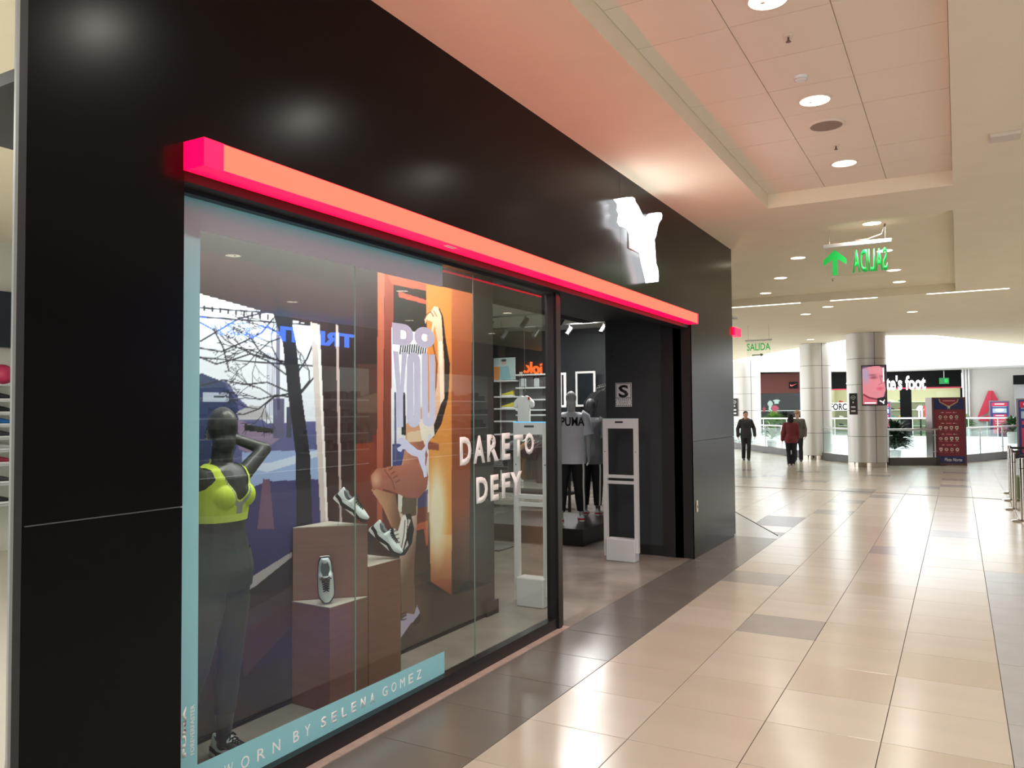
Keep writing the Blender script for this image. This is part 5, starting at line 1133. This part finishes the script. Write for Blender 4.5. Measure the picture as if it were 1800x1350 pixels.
obj('foot', tube(NB(), [aY(1735, 741, YW-.4), Vector((aY(1735, 741, YW-.4).x, YW-.4, 0))], .06, 8), STEEL, em); obj('foot', tube(NB(), [aY(1748, 741, YW-.4), Vector((aY(1748, 741, YW-.4).x, YW-.4, 0))], .06, 8), STEEL, em)
# ---- totems
MRN = (128, 36, 52); NVY = (34, 40, 92)
def totem_art(u, v, P):
    A = Paint(u*56, (1-v)*115, MRN); A.rect(0, 0, 56, 19, NVY); A.poly([(9, 0), (47, 0), (45, 6), (38, 10), (28, 15), (18, 10), (11, 6)], (190, 160, 120)); A.poly([(11, 0), (45, 0), (43, 5), (37, 8), (28, 13), (19, 8), (13, 5)], (140, 30, 50))
    for k in range(9): A.rect(17+2.6*k, 2.6, 19+2.6*k, 4.4, (236, 170, 176))
    star = [(28+4*(1 if i % 2 == 0 else .42)*math.sin(PI*i/5), 15-4*(1 if i % 2 == 0 else .42)*math.cos(PI*i/5)) for i in range(10)]; A.poly(star, (190, 206, 170))
    rng = random.Random(4)
    for r in range(4):
        y = 24.5+19.5*r
        A.rect(12, y-.3, 19, y+.3, (220, 150, 150)); A.rect(35, y-.3, 43, y+.3, (220, 150, 150)); A.blob(16, y, 2, 1, (240, 220, 210), 1, .4); A.blob(37, y, 2, 1, (240, 220, 210), 1, .4)
        for k in range(4): A.rect(22.5+2.6*k, y-1, 24.4+2.6*k, y+1, (232, 120, 140))
        for c in range(4):
            x = 11.5+10.2*c; sh = rng.choice((0, 1, 2)); cc = [(226, 214, 200), (206, 186, 170), (236, 226, 216)][rng.randrange(3)]
            if sh == 0: A.blob(x, y+8, 3.4, 3.4, cc, 1, .15)
            elif sh == 1: A.poly([(x-3, y+5), (x+3, y+5), (x+3, y+9), (x, y+12), (x-3, y+9)], cc)
            else: A.blob(x, y+8, 3.8, 2.8, cc, 1, .15)
            A.blob(x, y+8, 1.7, 1.6, [(70, 50, 50), (150, 50, 60), (60, 80, 70)][rng.randrange(3)], 1, .3); A.rect(x-3, y+12.4, x+3, y+13.2, (200, 130, 130))
    A.rect(0, 103, 56, 115, (36, 50, 110)); star = [(8+3.5*(1 if i % 2 == 0 else .42)*math.sin(PI*i/5), 109-3.5*(1 if i % 2 == 0 else .42)*math.cos(PI*i/5)) for i in range(10)]; A.poly(star, (226, 190, 110)); return A.c
a, b = aY(1641, 816, 28), aY(1697, 698, 28)
e = empty('information_totem', ((a.x+b.x)/2, 28, 0), 'tall maroon double sided board with rows of crests and navy ends', 'information board'); TF = mat('totem_frame', rgb(84, 46, 42), .4)
H1 = b.z; printsheet('print', (a.x+.05, 27.995, .07), EX, EZ, b.x-a.x-.1, H1-.12, 170, 340, totem_art, PRINT, e)
obj('frame', ringp(NB(), [(a.x, 27.97, 0), (b.x, 27.97, 0), (b.x, 27.97, H1), (a.x, 27.97, H1)], [(a.x+.05, 27.97, .07), (b.x-.05, 27.97, .07), (b.x-.05, 27.97, H1-.05), (a.x+.05, 27.97, H1-.05)], (0, .1, 0)), TF, e)
obj('side_panel', prism(NB(), [(a.x-.01, 28.01, 0), (a.x-.20, 28.5, 0), (b.x-.1, 28.5, 0), (b.x, 28.01, 0)], (0, 0, H1)), mat('totem_side', rgb(120, 104, 100), .3, metal=.4), e)
text('lettering', 'Plaza Norte', (a.x+.30, 27.99, .12), EX, EZ, .48, .10, WHITE, e, .003, .02, .25)
def totem2_art(u, v, P):
    A = Paint(u*34, (1-v)*68, (40, 40, 100)); A.rect(2, 2, 32, 9, (180, 30, 60)); A.rect(8, 4, 26, 6, (245, 220, 220)); A.rect(4, 10, 30, 23, (150, 170, 180)); A.blob(17, 17, 10, 5, (226, 232, 236), 1, .5); A.rect(4, 11, 30, 14, (50, 70, 120)); A.rect(5, 26, 29, 31, (200, 40, 70)); A.rect(9, 27.5, 25, 29.5, (245, 220, 225))
    A.rect(4, 35, 30, 66, (190, 44, 70)); A.rect(8, 40, 26, 41, (240, 200, 205)); A.rect(9, 44, 25, 45, (240, 200, 205)); A.poly([(16, 66), (20, 50), (30, 48), (30, 66)], (176, 90, 110)); return A.c
def totem2(x0, x1, y0, y1, Y, label):
    a, b = aY(x0, y1, Y), aY(x1, y0, Y); e = empty('information_totem', ((a.x+b.x)/2, Y, 0), label, 'information board'); z0 = 0.0
    printsheet('print', (a.x+.06, Y-.005, z0+.1), EX, EZ, b.x-a.x-.12, b.z-z0-.16, 70, 130, totem2_art, PRINT, e); obj('frame', box(NB(), a.x, Y, z0, b.x, Y+.12, b.z), mat('totem_grey', rgb(110, 100, 104), .4), e)
totem2(1740, 1775, 704, 766, YF+1.2, 'navy and red board in front of the red emblem')
totem2(1480, 1565, 742, 790, YF+1.2, 'x') if False else None
totem2(1549, 1566, 706, 764, YF+1.3, 'navy and red board partly hidden behind the nearest column')
a = aY(1789, 800, 33.4); 
totem2(1789, 1830, 700, 802, 33.4, 'pink and navy board at the right edge beside the near railing')
# black-framed kiosk at right edge
a, b = aY(1781, 676, 56), aY(1850, 658, 56); tag(obj('shop_sign', box(NB(), a.x, 55.9, a.z, b.x, 56, b.z), BKF), 'black shop sign with an angled end high at the right edge', 'sign')
tag(obj('shop_doorway', box(NB(), aY(1783, 700, 57).x, 57, 0, 12, 57.1, aY(1783, 677, 57).z), mat('doorway_grey', rgb(150, 152, 152), .5)), 'grey doorway of the shop at the right edge', 'doorway')
# ================================================================== QUEUE POSTS
def stanchion(x, y, label, base_r=.17, h=.98):
    e = empty('queue_post', (x, y, 0), label, 'queue post', 'steel queue posts at the right edge'); CH = mat('chrome', rgb(190, 184, 176), .18, metal=1)
    obj('base', lathe(NB(), [(base_r, 0), (base_r, .012), (base_r*.8, .025), (.035, .035)], (x, y, 0), 32), CH, e, True); obj('pole', tube(NB(), [(x, y, .03), (x, y, h-.16)], .032, 16), CH, e, True)
    obj('collar', tube(NB(), [(x, y, h-.165), (x, y, h-.155)], .034, 16), BLKM, e); obj('belt_head', tube(NB(), [(x, y, h-.155), (x, y, h)], .036, 16), CH, e, True); obj('belt_slot', box(NB(), x+.02, y-.015, h-.10, x+.045, y+.015, h-.02), BLKM, e); return e
sp_ = []
for i, (px_, py_) in enumerate(((1776, 867), (1779, 880), (1784, 896), (1799, 917))):
    p = aZ(px_, py_, 0); stanchion(p.x, p.y, ['farthest slim steel queue post of the group', 'third steel queue post from the camera', 'second steel queue post from the camera', 'nearest steel queue post, cut by the right edge'][i]); sp_.append(p)
BELT = mat('belt_black', rgb(20, 20, 22), .7)
for i, (a, dx, dy) in enumerate(((sp_[0], 1.8, .2), (sp_[2], 1.8, .3))):
    tag(obj('queue_belt', obox(NB(), Vector((a.x+dx/2+.03, a.y+dy/2, .93-.02*i)), Vector((dx, dy, 0)).normalized(), Vector((-dy, dx, 0)).normalized(), EZ, dx/2, .002, .024), BELT), ['black belt drawn from the farthest queue post to the right', 'black belt drawn from the second queue post to the right'][i], 'belt')
p = aZ(1798, 880, 0); tag(obj('green_box', box(NB(), p.x-.06, p.y+.3, 0, p.x+.5, p.y+.8, .42, .01), mat('olive_green', rgb(86, 100, 62), .7)), 'olive green box on the floor behind the queue posts', 'box')
# ================================================================== PLANTS
GLF = [mat('leaf_%d' % i, rgb(*c), .5) for i, c in enumerate(((48, 78, 44), (92, 130, 48), (34, 56, 38), (120, 150, 90)))]
def plant(x, y, z0, h, r, n, m, label, pot=True, trunk=0, seed=1, potc=(196, 196, 192)):
    e = empty('potted_plant', (x, y, 0), label, 'plant'); rr_ = random.Random(seed); bm = NB()
    for k in range(n):
        a = rr_.uniform(0, 2*PI); el = rr_.uniform(.1, 1.3); L = r*rr_.uniform(.7, 1.15); d_ = Vector((math.cos(a)*math.cos(el), math.sin(a)*math.cos(el), math.sin(el))); s = d_.cross(EZ).normalized()
        o_ = Vector((x, y, z0+trunk+rr_.uniform(0, h*.55))); p1_ = o_+d_*L*.55; p2_ = o_+d_*L-EZ*L*.25; w_ = .03+.04*rr_.random()
        v = [bm.verts.new(q_) for q_ in (o_, p1_-s*w_, p1_+s*w_, p2_, p1_-EZ*.02)]; bm.faces.new((v[0], v[1], v[4])); bm.faces.new((v[0], v[4], v[2])); bm.faces.new((v[1], v[3], v[4])); bm.faces.new((v[4], v[3], v[2]))
    tag(obj('foliage', bm, m, e), kind='stuff')
    if trunk: obj('trunk', tube(NB(), [(x, y, z0), (x, y, z0+trunk+h*.3)], .03, 8), mat('bark', rgb(90, 70, 54), .8), e)
    if pot: obj('pot', lathe(NB(), [(.16, z0-.45 if z0 > .5 else 0), (.2, z0+.0)], (x, y, 0), 18), mat('pot_%d' % potc[0], rgb(*potc), .5), e)
    return e
p = aY(1572, 800, 29.3); plant(p.x, 29.6, .35, 1.0, .75, 420, GLF[2], 'dark bushy plant just behind the railing right of the nearest column', seed=3)
p = aY(1562, 770, 28.6); plant(p.x-1.1, 29.9, .7, .5, .5, 120, GLF[1], 'bright green leafy plant beside the nearest column', seed=5)
p = aY(1378, 780, 36); plant(p.x, 33.5, .5, .7, .55, 90, GLF[3], 'sparse pale palm in a pot by the railing behind the pedestrians', seed=7)
p = aY(1360, 742, YF+1); plant(p.x, YF+1, .7, .7, 1.0, 200, GLF[1], 'fresh green shrub behind the far railing under the brown fascia shop', seed=9)
p = aY(1700, 765, YF-8); plant(aY(1698, 745, YF+.8).x, YF+.8, .5, .7, .7, 140, GLF[1], 'green plant at the far railing beside the steel pipes', seed=11)
p = aY(1782, 770, 36); plant(p.x, 36.6, .8, .5, .6, 130, GLF[0], 'potted plant behind the railing near the right edge', seed=13)
# ================================================================== PEOPLE
SKN = mat('skin', rgb(176, 124, 98), .6); SKN2 = mat('skin_light', rgb(196, 150, 122), .6); HAIR = mat('hair_black', rgb(22, 18, 18), .7)
def person(base, ang, h, jk, label, top, bottom, skin, hair, hairkind='short', hood=None, cap_=None, extras=None, female=False):
    J = joints(base, ang, h, female, **jk); J['feet'] = None; J['sleeve'] = True; J['trouser'] = True
    t = empty('person', base, label, 'person'); s = h/1.75; q = J['q']
    b = obj('body', voxel(figure(J, .92*s, female), .009, 3), skin, t, True)
    J2 = dict(J); J2['hem'] = -.13
    obj('jacket', voxel(figure(J2, 1.02*s, female, parts=('torso', 'arms'), grow=.026), .012, 4), top, t, True)
    obj('trousers', voxel(figure(J, .98*s, female, parts=('legs',), grow=.016), .012, 3), bottom, t, True)
    hf = J.get('HF', J['F']); hr = hf.cross(EZ); Hd = J['head']
    # face features
    bm = NB()
    for sd in (-1, 1): ell(bm, Hd+hf*.080+EZ*.008+hr*sd*.030, (.013, .007, .007), hr, hf, EZ, 10)
    obj('eyes', bm, HAIR, t, True)
    bm = NB()
    if hairkind == 'short':
        ell(bm, Hd+EZ*.052-hf*.018, (.083, .092, .084), hr, hf, EZ, 18); ell(bm, Hd+EZ*.0-hf*.045, (.078, .062, .08), hr, hf, EZ, 16)
    else:
        ell(bm, Hd+EZ*.045-hf*.022, (.092, .098, .092), hr, hf, EZ, 18); ell(bm, Hd-EZ*.06-hf*.055, (.092, .062, .14), hr, hf, EZ, 18); ell(bm, Hd-EZ*.16-hf*.06, (.06, .04, .10), hr, hf, EZ, 14)
    obj('hair', voxel(bm, .01, 3), hair, t, True)
    if cap_:
        bm = NB(); ell(bm, Hd+EZ*.062-hf*.008, (.094, .104, .078), hr, hf, EZ, 18); ell(bm, Hd+EZ*.045+hf*.12, (.07, .07, .012), hr, hf, EZ, 14); obj('flat_cap', voxel(bm, .009, 2), cap_, t, True)
    if hood:
        bm = NB(); tube(bm, [q(.10, .075, 1.36), q(.125, .02, 1.47), q(.06, -.085, 1.50), q(-.06, -.085, 1.50), q(-.125, .02, 1.47), q(-.10, .075, 1.36)], .034*s, 10); obj('hood', bm, hood, t, True)
    for k in 'LR':
        a = J['an'+k]; bm = NB(); F_ = J['F']; fo = Vector((a.x, a.y, base[2]))
        loft(bm, [(fo-F_*.09+EZ*.04, .036, .04, J['R'], EZ), (fo-F_*.02+EZ*.055, .042, .055, J['R'], EZ), (fo+F_*.06+EZ*.042, .046, .042, J['R'], EZ), (fo+F_*.15+EZ*.03, .042, .03, J['R'], EZ), (fo+F_*.19+EZ*.022, .02, .018, J['R'], EZ)], 12); obj('shoe', bm, extras or SH_B, t, True)
    return J, t
JKB = mat('jacket_dark', rgb(34, 32, 34), .8, noise=.15, nscale=20); JKM = mat('sweater_maroon', rgb(120, 48, 56), .85); JKG = mat('coat_grey', rgb(82, 78, 72), .85); TRB = mat('trousers_black', rgb(24, 24, 28), .8)
pA = aZ(1312, 809, 0); person((pA.x, pA.y, 0), math.radians(-70), 1.68, dict(knL=(-.09, .08, .48), anL=(-.07, .05, .085), knR=(.09, .03, .49), anR=(.08, -.12, .10), elL=(-.29, -.03, 1.14), wrL=(-.30, .06, .90), elR=(.28, -.05, 1.13), wrR=(.28, .02, .88), HF=Vector((.45, -.9, 0)).normalized()), 'walking person in a dark hooded jacket and black trousers', JKB, TRB, SKN, HAIR, hood=mat('hood_grey', rgb(80, 78, 78), .8))
pB = aZ(1391, 820, 0); person((pB.x, pB.y, 0), math.radians(105), 1.60, dict(elL=(-.25, .0, 1.13), wrL=(-.26, .06, .90), elR=(.23, .0, 1.12), wrR=(.22, .10, .92), knL=(-.08, .02, .48), anL=(-.06, -.04, .085), anR=(.05, .0, .085)), 'person in a maroon jumper seen from behind with dark hair', JKM, TRB, SKN2, HAIR, 'long', extras=mat('shoe_pale', rgb(190, 184, 178), .6), female=True)
pC = aZ(1403, 811, 0); person((pC.x, pC.y, 0), math.radians(-80), 1.70, dict(elR=(.24, .03, 1.13), wrR=(.2, .16, .95), elL=(-.25, -.02, 1.12), wrL=(-.24, .06, .9), HF=Vector((-.35, -.93, 0)).normalized()), 'person in a flat cap and grey coat facing the maroon jumper', JKG, TRB, SKN2, mat('hair_brown', rgb(70, 54, 42), .7), cap_=mat('cap_brown', rgb(140, 112, 90), .8))
p = aX(1291, 790, -8.6); 
# ================================================================== OPPOSITE SIDE (seen in the reflections)
XO = 8.0
OW = mat('opposite_wall', rgb(150, 128, 118), .7)
structure(obj('wall_opposite', box(NB(), XO, -9, 2.95, XO+.2, 36, ZC), mat('opposite_fascia', rgb(64, 50, 48), .5)))
for k, y in enumerate((-9, -2, 4.6, 10.2, 17.6, 24, 30, 36)): structure(obj('pillar_opposite', box(NB(), XO-.03, y-.25, 0, XO+.4, y+.25, ZC), OW))
structure(obj('wall_opposite_back', box(NB(), XO+4, -9, 0, XO+4.2, 36, ZC), mat('opp_back', rgb(196, 196, 190), .7)))
BLU = mat('sign_blue_lit', rgb(40, 90, 230), .4, emit=(.05, .18, 1, 1), es=16); ORG = mat('sign_orange_lit', rgb(255, 90, 30), .4, emit=(1, .16, .02, 1), es=9)
so = tag(text('lit_shop_lettering', 'TRIATHLON', (XO-.06, 16.16, 3.44), -EY, EZ, 4.85, .36, BLU, None, .04, .035), 'blue glowing shop lettering opposite, mirrored in the window', 'sign')
so = tag(text('lit_shop_lettering', "'Viok.", (XO-.06, 27.8, 3.15), -EY, EZ, 2.3, .45, ORG, None, .04, .02), 'orange glowing shop lettering opposite, mirrored in the right pane', 'sign')
for i, (y0, y1) in enumerate(((-1.7, 4.3), (4.9, 9.9), (10.5, 17.3), (17.9, 23.7), (24.3, 29.7))):
    e = empty('opposite_shop_shelf', (XO+3.6, (y0+y1)/2, 0), ['first', 'second', 'third', 'fourth', 'fifth'][i]+' goods shelf opposite, counting away from the viewer, seen as a reflection', 'shelving', 'shelving in the shops opposite')
    for k in range(4): obj('shelf', box(NB(), XO+3.5, y0+.4, .5+.55*k, XO+3.95, y1-.4, .54+.55*k), WHITE, e)
    bm = NB(); rr_ = random.Random(i)
    for k in range(4):
        y = y0+.5
        while y < y1-.7:
            w_ = rr_.uniform(.12, .3); box(bm, XO+3.55, y, .54+.55*k, XO+3.85, y+w_, .54+.55*k+rr_.uniform(.1, .35)); y += w_+rr_.uniform(.05, .3)
    tag(obj('goods', bm, mat('goods_muted', rgb(110, 104, 100), .7) if i % 2 else BAGM, e), kind='stuff')
    area('opposite_shop_light', (XO+2, (y0+y1)/2, 3.7), 3, 130, (.9, 1, .98) if i != 1 else (1, .8, .7), (0, 0, 0), 2)
print('objects', len(bpy.data.objects))
